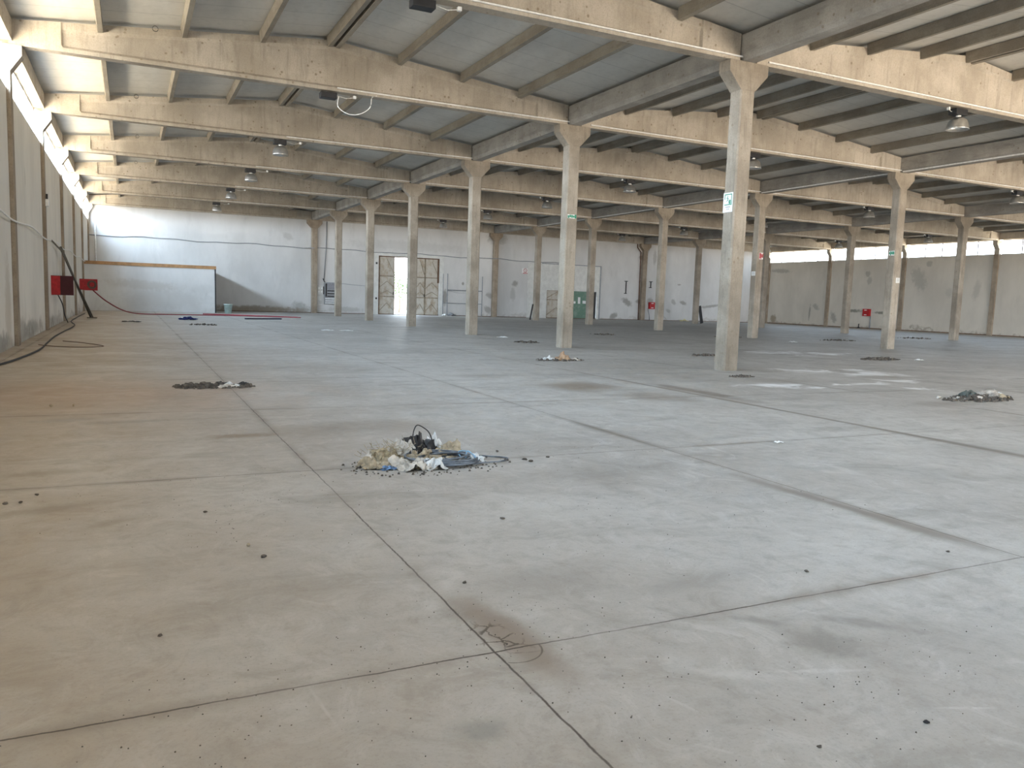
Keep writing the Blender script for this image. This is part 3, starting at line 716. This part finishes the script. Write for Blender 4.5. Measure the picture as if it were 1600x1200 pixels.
b = MB(); b.tube([(14.0, BACK-.03, 1.02), (14.1, BACK-.03, .72), (14.5, BACK-.03, .7)], .025, 6)
tag(b.build('wall_conduit', M_WHITE, None, True), 'short bent white conduit below the rounded junction box', 'conduit')
o = MB().tube([(15.7, BACK-.03, 2.5), (18.2, BACK-.03, 2.35), (18.6, BACK-.03, 2.3), (18.62, BACK-.03, 1.2)], .02, 6).build('wall_conduit', M_GREY, None, True); tag(o, 'thin grey conduit from the switchboard towards the steel door', 'conduit')
# no smoking sign
t_ = thing('prohibition_sign', (33.1, BACK-.012, 4.3), 'small white and red prohibition sign high on the back wall', 'sign')
MB().box(-.34, .34, 0, .01, -.26, .26).build('plate', M_STAINW, t_)
b = MB(); b.tube([(.0+.17*math.cos(q*math.pi/10), -.004, .05+.17*math.sin(q*math.pi/10)) for q in range(20)], .022, 5, True); b.bar((-.12, -.006, .17), (.12, -.006, -.07), .04, .01); b.build('red_symbol', M_SIGNR, t_)
b = MB(); b.box(-.24, .24, -.004, 0, -.22, -.17); b.box(-.34, .34, -.004, 0, -.26, -.24); b.build('red_line', M_SIGNR, t_)
# I-shaped black brackets on the wall
for x, z0, z1, dsc in ((44.3, 2.57, 3.83, 'left of the far column'), (47.25, 3.24, 3.9, 'right of the far column'), (56.6, 3.3, 4.0, 'in the far right part of the hall')):
    b = MB(); b.box(x-.05, x+.05, BACK-.05, BACK, z0, z1); b.box(x-.2, x+.2, BACK-.05, BACK, z1-.06, z1); b.box(x-.2, x+.12, BACK-.05, BACK, z0, z0+.06)
    tag(b.build('iron_bracket', M_BLACK), 'black iron bracket on the back wall ' + dsc, 'bracket', 'iron brackets on the back wall')

# ------------------------------------------------------------------ partition at the far left
t_ = thing('partition_wall', (1.38, 59.6, 0), 'low white partition with a brown timber top rail in the far left corner', 'partition')
MB().box(-4.07, 4.02, 0, .12, 0, 3.05).build('panel', M_PARTITION, t_)
MB().box(4.02, 4.10, .14, BACK-59.6-.005, 0, 3.2).build('side_panel', M_PARTITION, t_)
MB().box(-4.07, 4.12, -.06, .14, 3.05, 3.27).build('top_rail', M_WOOD, t_, bevel=.01)
MB().box(4.02, 4.10, -.04, .14, 0, 3.05).build('end_post', M_BLACK, t_)

# ------------------------------------------------------------------ red hydrant cabinets
def cabinet(loc, rz, label, mode):
    t_ = thing('fire_hose_cabinet', loc, label, 'fire hose cabinet', 'red fire hose cabinets', rz)
    w, h, d_ = .72, .66, .24                                       # local: back on y=0, front towards -y
    b = MB(); b.box(-w/2, w/2, -.01, 0, 0, h); b.box(-w/2, -w/2+.015, -d_, -.01, 0, h); b.box(w/2-.015, w/2, -d_, -.01, 0, h)
    b.box(-w/2, w/2, -d_, -.01, 0, .015); b.box(-w/2, w/2, -d_, -.01, h-.015, h); b.build('box', M_RED, t_)
    if mode == 'closed':
        dr = MB().box(-w/2-.01, w/2+.01, -d_-.02, -d_, -.01, h+.01).build('door', M_RED, t_)
        b = MB(); b.box(-.18, .10, -d_-.024, -d_-.02, h-.14, h-.08); b.box(-.18, .10, -d_-.024, -d_-.02, .08, .14); b.build('lettering', M_STAINW, dr)
    return t_, w, h, d_
c1, w, h, dd = cabinet((-2.70, 35.4, 1.22), R(90), 'open red fire hose cabinet on the left wall, nearer of the two', 'open')
c1.scale = (1, 1.3, 1.12)
# its door stands open, square to the wall
dr = MB().box(-w/2-.02, -w/2, -dd-.34, -dd, 0, h).build('door', M_REDIN, c1)
MB().box(-w/2-.016, -w/2+.0, -dd-.31, -dd-.03, .04, h-.04).build('door_inner', M_REDIN, c1)
c2, w, h, dd = cabinet((-2.70, 54.6, 1.36), R(90), 'open red fire hose cabinet on the left wall with reel swung out, the farther one', 'open')
ar = MB().box(-w/2-.02, -w/2, -dd-.72, -dd, -.02, h).build('door', M_RED, c2)
b = MB()
for rr in (.24, .20, .16): b.tube([(-w/2-.045, -dd-.42+rr*math.cos(q*math.pi/12), h/2+rr*math.sin(q*math.pi/12)) for q in range(24)], .022, 6, True)
b.build('hose_reel', M_BROWNHOSE, ar)
MB().box(-w/2-.06, -w/2-.02, -dd-.50, -dd-.34, h/2-.08, h/2+.08).build('reel_hub', M_RED, ar)
c3, w, h, dd = cabinet((47.45, BACK, 1.15), 0, 'small red fire hose cabinet on the back wall beside the white downpipe', 'closed')
c4, w, h, dd = cabinet((62.60, 52.9, 1.17), R(-90), 'red fire hose cabinet with pale lettering on the right wall', 'closed')
o = MB().tube([(62.54, 52.5, 1.17), (62.54, 52.5, .02)], .05, 8).build('riser_pipe', M_GREY, None, True); tag(o, 'short grey pipe below the red cabinet on the right wall', 'pipe')
o = MB().tube([(47.0, BACK-.04, 1.2), (47.25, BACK-.05, .5), (47.3, BACK-.05, .02)], .025, 6).build('riser_pipe', M_GREY, None, True); tag(o, 'thin grey pipe below the red cabinet on the back wall', 'pipe')
b = MB(); b.tube([(62.35, 53.6, 0), (62.35, 53.6, .12)], [.25, .05], 10); b.tube([(62.35, 53.6, .1), (62.35, 53.6, .42)], .05, 8)
tag(b.build('valve_stub', M_BLACK), 'black valve stub on the floor below the red cabinet of the right wall', 'valve')

# hoses and cables on the floor at left
def cable(name, pts, r, mat, label, cat='cable', n=6):
    o = MB().tube(smooth_path(pts, 8), r, n).build(name, mat, None, True); tag(o, label, cat); return o
cable('fire_hose', [(-2.5, 35.2, 1.25), (-2.4, 36, .85), (-2.4, 37, .4), (-2.42, 39, .02)], .022, M_RUBBER, 'black hose hanging from the nearer red cabinet down to the floor', 'hose')
cable('floor_cable', [(-2.35, 52, .03), (-2.4, 46, .03), (-2.35, 40, .03), (-2.0, 36, .03), (-2.05, 31.5, .03), (-2.1, 28, .03), (-2.05, 25, .03), (-2.0, 22.2, .03), (-2.15, 19.5, .03), (-2.35, 17.6, .03), (-2.45, 15.5, .03)], .02, M_RUBBER, 'thick black cable lying on the floor along the foot of the left wall')
cable('loose_wire', [(-1.75, 26.0, .012), (-1.2, 25.2, .012), (-.75, 24.2, .012), (-.68, 23.7, .012), (-1.1, 23.4, .012), (-1.7, 23.6, .012), (-2.2, 24.3, .012)], .010, M_BROWNHOSE, 'thin brown wire loop on the floor near the left wall', 'wire')
cable('fire_hose', [(-2.0, 54.2, 1.36), (-1.3, 53.6, .75), (-.4, 52.3, .25), (.5, 52.6, .05), (2, 52.8, .03), (4.2, 53.1, .03), (6.5, 53.0, .03), (8.6, 52.3, .03), (9.85, 51.7, .03)], .035, M_REDHOSE, 'red fire hose running from the farther open cabinet out across the floor', 'hose')
cable('fire_hose', [(4.3, 55.6, .03), (6.2, 54.7, .03), (8.2, 53.2, .03), (9.7, 52.0, .03)], .04, M_REDHOSE, 'second red hose on the floor behind the long one, in front of the bucket', 'hose')
# conduit along the left wall
pts = []
for i in range(0, 60):
    y = 15+ (58-15)*i/59; pts.append((-2.54, y, 3.2+.06*math.sin(y*.75)))
o = MB().tube(pts, .022, 6).build('wall_cable', M_WHITE, None, True); tag(o, 'pale cable strung along the left wall across the pilasters', 'cable')
o = MB().tube([(-2.5, 37.4, 3.12), (-1.78, 45.1, .05)], .055, 8).build('leaning_pole', M_POLE, None, True); tag(o, 'long grey pole leaning from the floor up to the left wall', 'pole')
o = MB().tube([(-2.52, 33.5, 3.2), (-2.5, 37.4, 3.02), (-1.68, 44.9, .05)], .03, 6).build('leaning_pole', M_POLE, None, True); tag(o, 'thin bent rod leaning beside the long grey pole at the left wall', 'pole')
o = MB().box(-1.95, -1.5, 45.0, 45.25, 0, .04).build('foot_board', M_POLE); tag(o, 'small flat board under the foot of the leaning pole', 'board')
t_ = thing('junction_box', (-2.60, 32.56-.02, 4.45), 'small white junction box on the second pilaster of the left wall', 'junction box')
MB().box(0, .1, -.12, .12, -.12, .12).build('box', M_WHITE, t_, bevel=.01); MB().box(.02, .07, -.07, .07, .12, .3).build('cap', M_BLACK, t_)

# bucket
t_ = thing('bucket', (6.22, 59.0, 0), 'pale green plastic bucket on the floor beside the low partition', 'bucket')
MB().lathe([(.0, 0), (.40, 0), (.50, 1.0), (.54, 1.0), (.54, 1.1), (.47, 1.1), (.46, .98), (.36, .05), (0, .05)], 28).build('body', M_BUCKET, t_, True)
p = [(.52*math.cos(q*math.pi/12), -.25+.0*q-.25*math.sin(q*math.pi/12), .95-.45*math.sin(q*math.pi/12)) for q in range(13)]
MB().tube(p, .012, 6).build('handle', M_GREY, t_, True)
t_.scale = (.55, .55, .60)

# ------------------------------------------------------------------ crumpled sheets, rubble and loose things on the floor
def crumple(name, c, w, d_, h, mat, seed, label, cat='scrap', group=None, n=22, rz=0):
    """a folded, crumpled sheet with thickness, resting on the floor"""
    R_ = random.Random(seed); off = Vector((R_.random()*50, R_.random()*50, R_.random()*50))
    vs_ = []; fs_ = []
    F = []
    for q in range(7):
        a = R_.uniform(0, math.pi); F.append((math.cos(a), math.sin(a), R_.uniform(.8, 2.6)*(1+.25*q), R_.uniform(0, 9), 1/(1+.35*q)))
    tri = lambda t_: abs((t_ % 1.)*2-1)
    for i in range(n+1):
        for j in range(n+1):
            u = i/n*2-1; v = j/n*2-1
            p = Vector((u, v, 0))
            q = mnoise.noise_vector(p*1.7+off); q2 = mnoise.noise_vector(p*4.1+off*1.3)
            rr = math.hypot(u, v); fall = max(0., 1-(rr/1.25)**2.2)
            z = sum(w_*tri(((u+.25*q.x)*cx+(v+.25*q.y)*sy)*f_*.5+ph) for cx, sy, f_, ph, w_ in F)/3.2
            z = h*(z-.35)*1.25*(.25+.75*fall)
            x_ = u*w/2*(.9+.35*q.x); y_ = v*d_/2*(.9+.35*q.y); k_ = 1-.22*max(0, rr-.8)
            vs_.append((x_*k_+.10*w*q2.x, y_*k_+.10*d_*q2.y, max(z, 0)+.02*h*abs(q2.z)))
    for i in range(n):
        for j in range(n): a = i*(n+1)+j; fs_.append((a, a+1, a+n+2, a+n+1))
    zm = min(v[2] for v in vs_); vs_ = [(x, y, z-zm+.003) for x, y, z in vs_]
    b = MB().add(vs_, fs_); o = b.build(name, mat, None, False); o.location = c; o.rotation_euler.z = rz
    s = o.modifiers.new('thickness', 'SOLIDIFY'); s.thickness = .004; s.offset = 1
    return tag(o, label, cat, group)
def lump(name, c, r, mat, seed, label, cat='rubble', group=None, flat=.6):
    R_ = random.Random(seed); bm = bmesh.new(); bmesh.ops.create_icosphere(bm, subdivisions=2, radius=1)
    off = Vector((R_.random()*90, R_.random()*90, R_.random()*90)); sx_, sy_ = R_.uniform(.7, 1.3), R_.uniform(.7, 1.2)
    for v in bm.verts:
        k = 1+.55*mnoise.noise(v.co*1.1+off)+.2*mnoise.noise(v.co*3+off)
        v.co = Vector((v.co.x*k*sx_, v.co.y*k*sy_, v.co.z*k*flat))*r
    bmesh.ops.dissolve_limit(bm, angle_limit=.30, verts=bm.verts, edges=bm.edges)
    zm = min(v.co.z for v in bm.verts)
    for v in bm.verts: v.co.z -= zm
    me = bpy.data.meshes.new(name); bm.to_mesh(me); bm.free(); me.materials.append(mat)
    o = bpy.data.objects.new(name, me); COL.objects.link(o); o.location = c; o.rotation_euler.z = R_.uniform(0, 6)
    return tag(o, label, cat, group)
def grit(c, rx, ry, n, mat, seed, label, rmin=.006, rmax=.02, z=None):
    R_ = random.Random(seed); b = MB()
    for q in range(n):
        a = R_.uniform(0, 6.283); k = R_.random()**.7; x = rx*k*math.cos(a); y = ry*k*math.sin(a); r = R_.uniform(rmin, rmax)
        h = r*R_.uniform(.5, 1.3); zz = 0 if z is None else max(0, z*(1-k)*R_.random())
        ang = R_.uniform(0, 3.1); ca, sa = math.cos(ang), math.sin(ang)
        P = [(-1, -.6), (.2, -1), (1, -.2), (.7, .8), (-.5, .9)]
        lo = [(x+(i*ca-j*sa)*r, y+(i*sa+j*ca)*r, zz) for i, j in P]; hi = [(x+(i*ca-j*sa)*r*.55+r*.1, y+(i*sa+j*ca)*r*.55, zz+h) for i, j in P]
        b.loft([lo, hi])
    o = b.build('loose_grit', mat); o.location = (c[0], c[1], 0)
    return tag(o, label, 'grit', None, 'stuff')

# the near heap with the coil of cable
PX, PY = 2.45, 7.1
t_ = thing('cable_coil', (PX+.24, PY-.03, 0), 'coil of grey-blue cable tied with light blue string, lying in the nearest heap', 'cable coil')
b = MB(); R_ = random.Random(3); pts = []
for q in range(0, 12*28):
    a = q/28*2*math.pi; turn = q/28
    rr = .255+.045*math.sin(turn*2.1)+.03*math.sin(turn*5+a*.5); pts.append((rr*1.15*math.cos(a)+.015*math.sin(turn*3), rr*.85*math.sin(a)+.02*math.cos(turn*4), .016+.07*abs(math.sin(turn*.63))*(.75+.35*math.sin(a*.5+turn))))
b.tube(pts, .0085, 6); b.build('winding', M_CABLE, t_, True)
b = MB(); b.tube(smooth_path([(.2, -.22, .03), (.42, -.16, .02), (.62, -.10, .012), (.72, .02, .012), (.62, .12, .012), (.45, .14, .03), (.30, .12, .06)], 8), .0075, 6); b.build('loose_end', M_CABLE, t_, True)
b = MB(); b.tube(smooth_path([(.22, .03, .04), (.20, .05, .10), (.28, .0, .105), (.33, -.06, .06), (.30, -.08, .02)], 6), .006, 5); b.tube(smooth_path([(.22, -.09, .06), (.27, .0, .11), (.33, .04, .08), (.36, .0, .03)], 6), .006, 5); b.build('string_tie', M_LIGHTBLUE, t_, True)
H = [('sacking', (PX-.42, PY-.02, 0), .34, .26, .15, M_DUSTY, 11, 'dusty beige sack scrap at the left tip of the nearest heap'),
     ('sacking', (PX-.22, PY+.16, 0), .40, .34, .24, M_STRAW, 12, 'straw-coloured fibre tuft on the left of the nearest heap'),
     ('plastic_film', (PX-.06, PY-.20, 0), .40, .26, .17, M_TORN, 13, 'crumpled off-white sack in front of the cable coil'),
     ('plastic_film', (PX+.10, PY-.23, 0), .26, .22, .18, M_CLEAR, 14, 'shiny milky plastic scrap in front of the cable coil, rightmost'),
     ('plastic_film', (PX-.05, PY+.28, 0), .30, .26, .36, M_TORN, 15, 'tall off-white sheet at the top of the nearest heap'),
     ('plastic_film', (PX+.12, PY+.30, 0), .30, .26, .38, M_FILM, 16, 'black crumpled film on top of the nearest heap'),
     ('plastic_film', (PX+.42, PY+.30, 0), .36, .22, .24, M_DUSTY, 17, 'brown torn scrap behind the cable coil'),
     ('plastic_film', (PX+.30, PY+.38, 0), .28, .18, .32, M_CLEAR, 22, 'pale torn film behind the cable coil, farthest back'),
     ('plastic_film', (PX+.60, PY-.02, 0), .20, .24, .12, M_CLEAR, 18, 'pale plastic scrap on the right end of the cable coil'),
     ('plastic_film', (PX-.18, PY-.04, 0), .30, .24, .17, M_TORN, 19, 'white torn strip between the cable coil and the beige sack'),
     ('plastic_film', (PX-.30, PY-.14, 0), .20, .10, .07, plain('blue_and_white_wrapper', (.12, .20, .33), .5, var=.6, sc=30), 20, 'blue wrapper lying low at the left front of the nearest heap'),
     ('plastic_film', (PX-.36, PY+.20, 0), .22, .2, .15, M_TORN, 21, 'small pale scrap behind the beige sack of the nearest heap'),
     ('sacking', (PX+.10, PY+.10, 0), .34, .24, .17, M_DUSTY, 23, 'beige sacking pressed inside the ring of the cable coil')]
for nm, c, w, d_, h, mt, sd, lb in H: crumple(nm, c, w, d_, h, mt, sd, lb, 'scrap', 'scraps of the nearest heap')
cable('bent_wire', [(PX+.03, PY+.22, .2), (PX+.05, PY+.24, .29), (PX+.09, PY+.25, .34), (PX+.17, PY+.25, .30), (PX+.22, PY+.26, .25), (PX+.26, PY+.26, .15)], .006, M_BLACK, 'black bent wire arching over the top of the nearest heap', 'wire')
b = MB(); R_ = random.Random(9)
for q in range(150):
    a = Vector((R_.gauss(-.10, .13), R_.gauss(.20, .07), R_.uniform(.02, .17))); dv = Vector((R_.uniform(-1, 1), R_.uniform(-1, 1), R_.uniform(-.2, .9))).normalized()*R_.uniform(.04, .11)
    b.bar(a, a+dv, .003)
o = b.build('straw_fibres', M_STRAW); o.location = (PX-.1, PY, 0); tag(o, 'loose straw fibres sticking out of the nearest heap', 'straw', None, 'stuff')
grit((PX+.1, PY-.05), .85, .50, 260, M_DARKRUB, 31, 'dark crumbs scattered around and under the nearest heap', .004, .014)
grit((PX+.1, PY+.05), .50, .30, 160, M_DUSTY, 32, 'beige crumbs under the nearest heap', .008, .03, .12)

# heap further back on the left joint
grit((1.25, 13.9), .65, .30, 240, M_DARKRUB, 41, 'dark crumbs of the small heap on the left floor joint', .012, .045, .06)
for q, (x, y, w, d_, h, mt, lb) in enumerate([(1.36, 13.95, .34, .28, .14, M_FILM, 'black film scrap in the small heap on the left floor joint'), (1.5, 13.85, .40, .25, .12, M_CLEAR, 'pale green-white film in the small heap on the left floor joint'),
                                              (1.72, 13.95, .22, .2, .14, M_FILM, 'dark scrap at the right end of the small heap on the left floor joint'), (1.42, 13.72, .40, .12, .09, M_TORN, 'white strip in front of the small heap on the left floor joint')]):
    crumple('plastic_film', (x, y, 0), w, d_, h, mt, 50+q, lb, 'scrap', 'scraps of the left joint heap', 16)
for q in range(7): lump('rubble_lump', (.8+q*.09, 13.85+.1*rnd.uniform(-1, 1), 0), rnd.uniform(.05, .08), M_DARKRUB, 60+q, 'brown clod in the left half of the small heap on the floor joint', 'clod', 'clods of the left joint heap')
# heap at the right edge
grit((14.55, 9.6), .95, .35, 300, M_DARKRUB, 42, 'dark crumbs of the rubble heap at the right edge', .012, .045, .08)
for q in range(22):
    u = q/21; x = 13.80+1.5*u+rnd.uniform(-.05, .05); y = 9.72-.05*u+rnd.uniform(-.2, .2); r = (.04+.10*u*u)*rnd.uniform(.6, 1.15)
    lump('rubble_lump', (x, y, 0), r, M_RUBBLE if q % 3 else M_TORN, 80+q, 'broken concrete lump in the rubble heap at the right edge', 'rubble', 'lumps of the right edge heap')
crumple('plastic_film', (14.62, 9.85, 0), .48, .30, .26, plain('grey_green_sheet', (.10, .115, .105), .7), 71, 'grey-green bent sheet on top of the rubble heap at the right edge', 'scrap')
crumple('sacking', (15.1, 9.6, 0), .5, .3, .2, M_DUSTY, 72, 'beige sacking among the lumps at the right edge', 'scrap')
crumple('plastic_film', (15.35, 9.85, 0), .32, .3, .27, M_CLEAR, 73, 'white crumpled film at the far right of the rubble heap', 'scrap')
# heap in front of the second column
grit((10.55, 18.8), .75, .28, 160, M_DARKRUB, 43, 'dark crumbs of the heap in front of the second column', .015, .05, .05)
crumple('cardboard_scrap', (10.62, 18.8, 0), .46, .34, .34, M_CARD, 74, 'brown folded cardboard in the heap in front of the second column', 'cardboard')
crumple('plastic_film', (10.20, 18.85, 0), .34, .26, .17, M_CLEAR, 75, 'white film left of the brown cardboard before the second column', 'scrap')
crumple('plastic_film', (10.95, 18.7, 0), .36, .24, .12, M_TORN, 76, 'pale scrap right of the brown cardboard before the second column', 'scrap')
# smaller dark patches of rubbish
for (x, y, rx, ry, n, sd, lb) in [(22.8, 18.6, .9, .35, 170, 1, 'dark rubbish patch on the floor before the second row of columns'), (12.75, 14.1, .35, .15, 70, 2, 'small line of dark crumbs at the foot of the nearest column'),
        (16.8, 20.4, .5, .2, 80, 3, 'dark crumbs on the floor left of the nearest column'), (3.0, 38.6, .6, .5, 60, 4, 'dark crumbs in front of the blue cloth far left'), (33.0, 17.8, 2.5, .4, 120, 5, 'long thin trail of dark crumbs at the far right edge'),
        (21.5, 34, .7, .5, 60, 6, 'dark crumbs on the floor behind the third column'), (28.6, 33.0, .9, .6, 70, 7, 'dark crumbs beside the second column of the second row'), (13.6, 26.9, .5, .4, 60, 8, 'dark crumbs between the second and third columns'),
        (34.0, 30.5, 1.2, .5, 80, 9, 'dark crumbs in the middle of the third aisle'), (44.5, 34.0, 1.2, .8, 80, 10, 'dark crumbs beside the third row of columns')]:
    grit((x, y), rx, ry, n, M_DARKRUB, 100+sd, lb, .02, .06 if y > 16 else .03, .04)
for q, (x, y, w, d_, h, mt, lb) in enumerate([(.05, 40.8, 1.0, .5, .10, M_FILM, 'flat dark scrap on the floor near the leaning pole'), (2.75, 44.8, 1.1, .7, .30, M_BLUE, 'crumpled navy blue cloth on the far left floor'),
        (2.5, 45.0, .5, .4, .32, M_CLEAR, 'white film lying over the navy blue cloth'), (7.8, 34.9, .6, .4, .10, M_STAINW, 'white paper scrap on the floor, left one before the fourth column row bay'), (8.6, 34.7, .7, .4, .08, M_STAINW, 'white paper scrap on the floor, right of another white scrap'),
        (14.2, 30.4, .5, .4, .12, M_STAINW, 'white paper scrap on the floor right of the third column'), (50.9, 65.3, 1.3, .5, .35, plain('pale_yellow_bag', (.55, .50, .28), .8), 'pale yellow bag at the foot of the back wall'),
        (24.9, 65.6, .7, .5, .42, M_STAINW, 'white bag at the foot of the pipe frame'), (25.6, 65.6, 1.1, .5, .48, M_GREY, 'grey mesh bundle at the foot of the pipe frame'),
        (28.9, 28.6, .5, .4, .14, M_STAINW, 'white scrap near the second column of the second row'), (24.2, 18.2, .35, .3, .1, M_STAINW, 'white scrap on the floor right of the dark rubbish patch'), (6.98, 7.03, .14, .08, .04, M_STAINW, 'tiny white scrap on the second floor joint')]):
    crumple('floor_scrap', (x, y, 0), w*.9, d_*.9, h*(.7 if mt is M_STAINW else 1), mt, 150+q, lb, 'scrap', 'scraps on the far floor', 12)
o = MB().box(-1.15, 1.15, -.12, .12, 0, .07).build('dark_plank', plain('navy_black_plank', (.015, .015, .04)), bevel=.01); o.location = (7.0, 47.9, 0); o.rotation_euler.z = R(24); tag(o, 'dark navy plank lying in front of the red hoses', 'plank')
o = MB().box(-.07, .07, -.02, .02, 0, 1.2).build('leaning_board', M_BLACK); o.location = (X3-1.0, YK(6)-.0, .02); o.rotation_euler.y = R(-8)
o.location = (X3+.78, YK(6), .03); o.rotation_euler.y = R(-13); o.scale = (2.2, 1, 1.35); tag(o, 'black board leaning on a far column of the third row', 'board')
o = MB().box(-.06, .06, -.02, .02, 0, 1.3).build('leaning_board', M_BLACK); o.location = (X2-.54, YK(6)-.02, .03); o.rotation_euler.y = R(10); tag(o, 'black board leaning on the farthest free column of the second row', 'board')

# single stones and chips near the viewer
def floor_at(px, py):
    d = _f + CR*((px-800)/FPX) + CU*((600-py)/FPX); t = -CAMH/d.z; return (d.x*t, d.y*t)
for (x, y, r, mt, lb) in [(*floor_at(412, 871), .017, M_DARKRUB, 'dark stone chip in the middle of the near left slab'), (*floor_at(1448, 1130), .011, M_BLACK, 'black chip on the near slab at bottom right'),
        (*floor_at(250, 994), .012, M_DARKRUB, 'dark chip on the bottom left slab'), (*floor_at(388, 854), .014, M_DUSTY, 'small tan twig-like chip beside the dark stone chip'), (*floor_at(785, 811), .016, M_DARKRUB, 'dark chip on the slab right of the nearest heap'),
        (*floor_at(1481, 863), .012, M_DARKRUB, 'dark chip just before the right-hand floor joint'), (*floor_at(32, 786), .018, M_DARKRUB, 'dark clod near the left edge, right one of two'), (*floor_at(8, 788), .02, M_DARKRUB, 'dark clod at the left edge of the floor'),
        (*floor_at(58, 774), .017, M_DARKRUB, 'dark clod behind the two clods at the left edge'), (*floor_at(726, 911), .013, M_DARKRUB, 'dark chip right of the nearest long floor joint'), (*floor_at(1260, 894), .014, M_DARKRUB, 'dark chip left of the right-hand floor joint corner'),
        (*floor_at(321, 801), .014, M_DARKRUB, 'dark chip left of the nearest crossing joint behind'), (*floor_at(820, 719), .022, M_DARKRUB, 'dark chip right of the cable coil, left of a pair'), (*floor_at(829, 722), .022, M_DARKRUB, 'dark chip right of the cable coil, right of a pair'),
        (*floor_at(856, 715), .02, M_DARKRUB, 'dark chip on the joint, farther right of the cable coil'), (*floor_at(777, 706), .02, M_DARKRUB, 'dark chip behind the loose end of the cable coil'), (*floor_at(1280, 1168), .010, M_DARKRUB, 'dark chip at the bottom edge, right half'),
        (*floor_at(80, 636), .02, M_DUSTY, 'upright brown stub on the left floor, left of a pair'), (*floor_at(115, 635), .02, M_DUSTY, 'upright brown stub on the left floor, right of a pair')]:
    lump('stone_chip', (x, y, 0), r, mt, int(abs(x*1000+y*77)), lb, 'stone chip', 'single chips on the near floor', .45 if mt is not M_DUSTY else .8)
for (cx, cy, rx, ry, n, sd, lb) in [(.85, 6.2, 1.6, 1.2, 170, 1, 'fine dark crumbs on the slabs left of the nearest heap'), (1.6, 3.2, .9, .7, 130, 2, 'fine crumbs around the cracked joint crossing'), (3.4, 5.0, 2.2, 1.6, 130, 3, 'fine crumbs on the slab behind the crossing'),
        (2.9, 2.3, 1.3, .5, 110, 4, 'fine crumbs on the near right slab'), (.3, 2.9, 1.0, .6, 110, 5, 'fine crumbs on the near left slab'), (4.2, 7.3, 1.6, .8, 70, 6, 'fine crumbs right of the cable coil')]:
    grit((cx, cy), rx, ry, n, M_DARKRUB, 200+sd, lb, .0012, .0038)

# ------------------------------------------------------------------ signs on the columns
def glyph_run(b, x, z, s, y=-.004):
    """running figure, doorway and arrow"""
    b.box(x-.05*s, x+.05*s, y, 0, z+.30*s, z+.40*s)
    b.bar((x-.02*s, y/2, z+.28*s), (x+.06*s, y/2, z-.02*s), .11*s, .004)
    b.bar((x-.02*s, y/2, z+.22*s), (x-.24*s, y/2, z+.12*s), .06*s, .004); b.bar((x, y/2, z+.22*s), (x+.2*s, y/2, z+.08*s), .06*s, .004)
    b.bar((x+.05*s, y/2, z), (x-.16*s, y/2, z-.16*s), .07*s, .004); b.bar((x-.16*s, y/2, z-.16*s), (x-.32*s, y/2, z-.12*s), .06*s, .004)
    b.bar((x+.06*s, y/2, z), (x+.2*s, y/2, z-.2*s), .07*s, .004); b.bar((x+.2*s, y/2, z-.2*s), (x+.14*s, y/2, z-.4*s), .06*s, .004)
t_ = thing('emergency_exit_sign', (X1-.222, YK(1)-.0, 4.18), 'white and green emergency sign on the left face of the nearest column', 'sign', None, R(-90))
MB().box(-.19, .15, -.012, 0, -.24, .24).build('plate', M_STAINW, t_)
b = MB(); b.box(-.14, .12, -.015, -.012, .185, .205); b.box(-.14, .12, -.015, -.012, -.065, -.045); b.box(.10, .12, -.015, -.012, -.045, .185); b.box(-.14, -.12, -.015, -.012, .08, .185)
b2 = MB(); glyph_run(b2, 0, 0, .24)
b.add([(v[0]-.03, v[1]-.011, v[2]+.06) for v in b2.v], b2.f); b.box(.03, .08, -.015, -.012, -.04, .06); b.build('pictogram', M_SIGNG, t_)
b = MB()
for i in range(4): b.box(-.09+i*.042, -.06+i*.042, -.015, -.012, -.125, -.10)
for i in range(3): b.box(-.06+i*.038, -.035+i*.038, -.015, -.012, -.175, -.155)
b.build('lettering', M_GREY, t_)
def torn_sign(name, loc, rz, w, h, mat, label, seed):
    t_ = thing(name, loc, label, 'sign', None, rz); R_ = random.Random(seed)
    MB().box(-w/2, w/2, -.006, 0, -h/2, h/2).build('plate', M_STAINW if mat is not M_STAINW else M_TRIM, t_)
    b = MB()
    if mat is M_STAINW:
        for i in range(4): b.box(-w*.36, w*.3, -.008, -.006, h*(.3-.17*i)-.008, h*(.3-.17*i)+.006)
        b.build('faint_print', M_GREY, t_); return t_
    for i in range(5):
        x = -w/2+w*i/5; z0 = -h*.5+h*.32*R_.random(); b.box(x+.006, x+w/5-.002, -.009, -.006, z0, h*.5-h*.3*R_.random())
    b.build('coloured_print', mat, t_); return t_
torn_sign('exit_sign', (X1-.0, YK(2)-.205, 4.5), 0, .34, .13, M_SIGNG, 'small torn green sign on the front of the second column', 1)
torn_sign('exit_sign', (X2-.222, YK(2)-.03, 4.14), R(-90), .26, .2, M_SIGNG, 'small green sign on the nearest column of the second row', 2)
torn_sign('paper_sheet', (X2+.07, YK(2)-.205, 2.98), 0, .24, .22, M_STAINW, 'white paper sheet on the nearest column of the second row', 3)
torn_sign('warning_sign', (X2+.06, YK(3)-.205, 4.32), 0, .26, .34, M_SIGNR, 'torn red sign on the second column of the second row', 4)
torn_sign('paper_sheet', (X2-.222, YK(3)-.02, 3.40), R(-90), .28, .22, M_STAINW, 'white paper sheet on the left face below the torn red sign', 5)
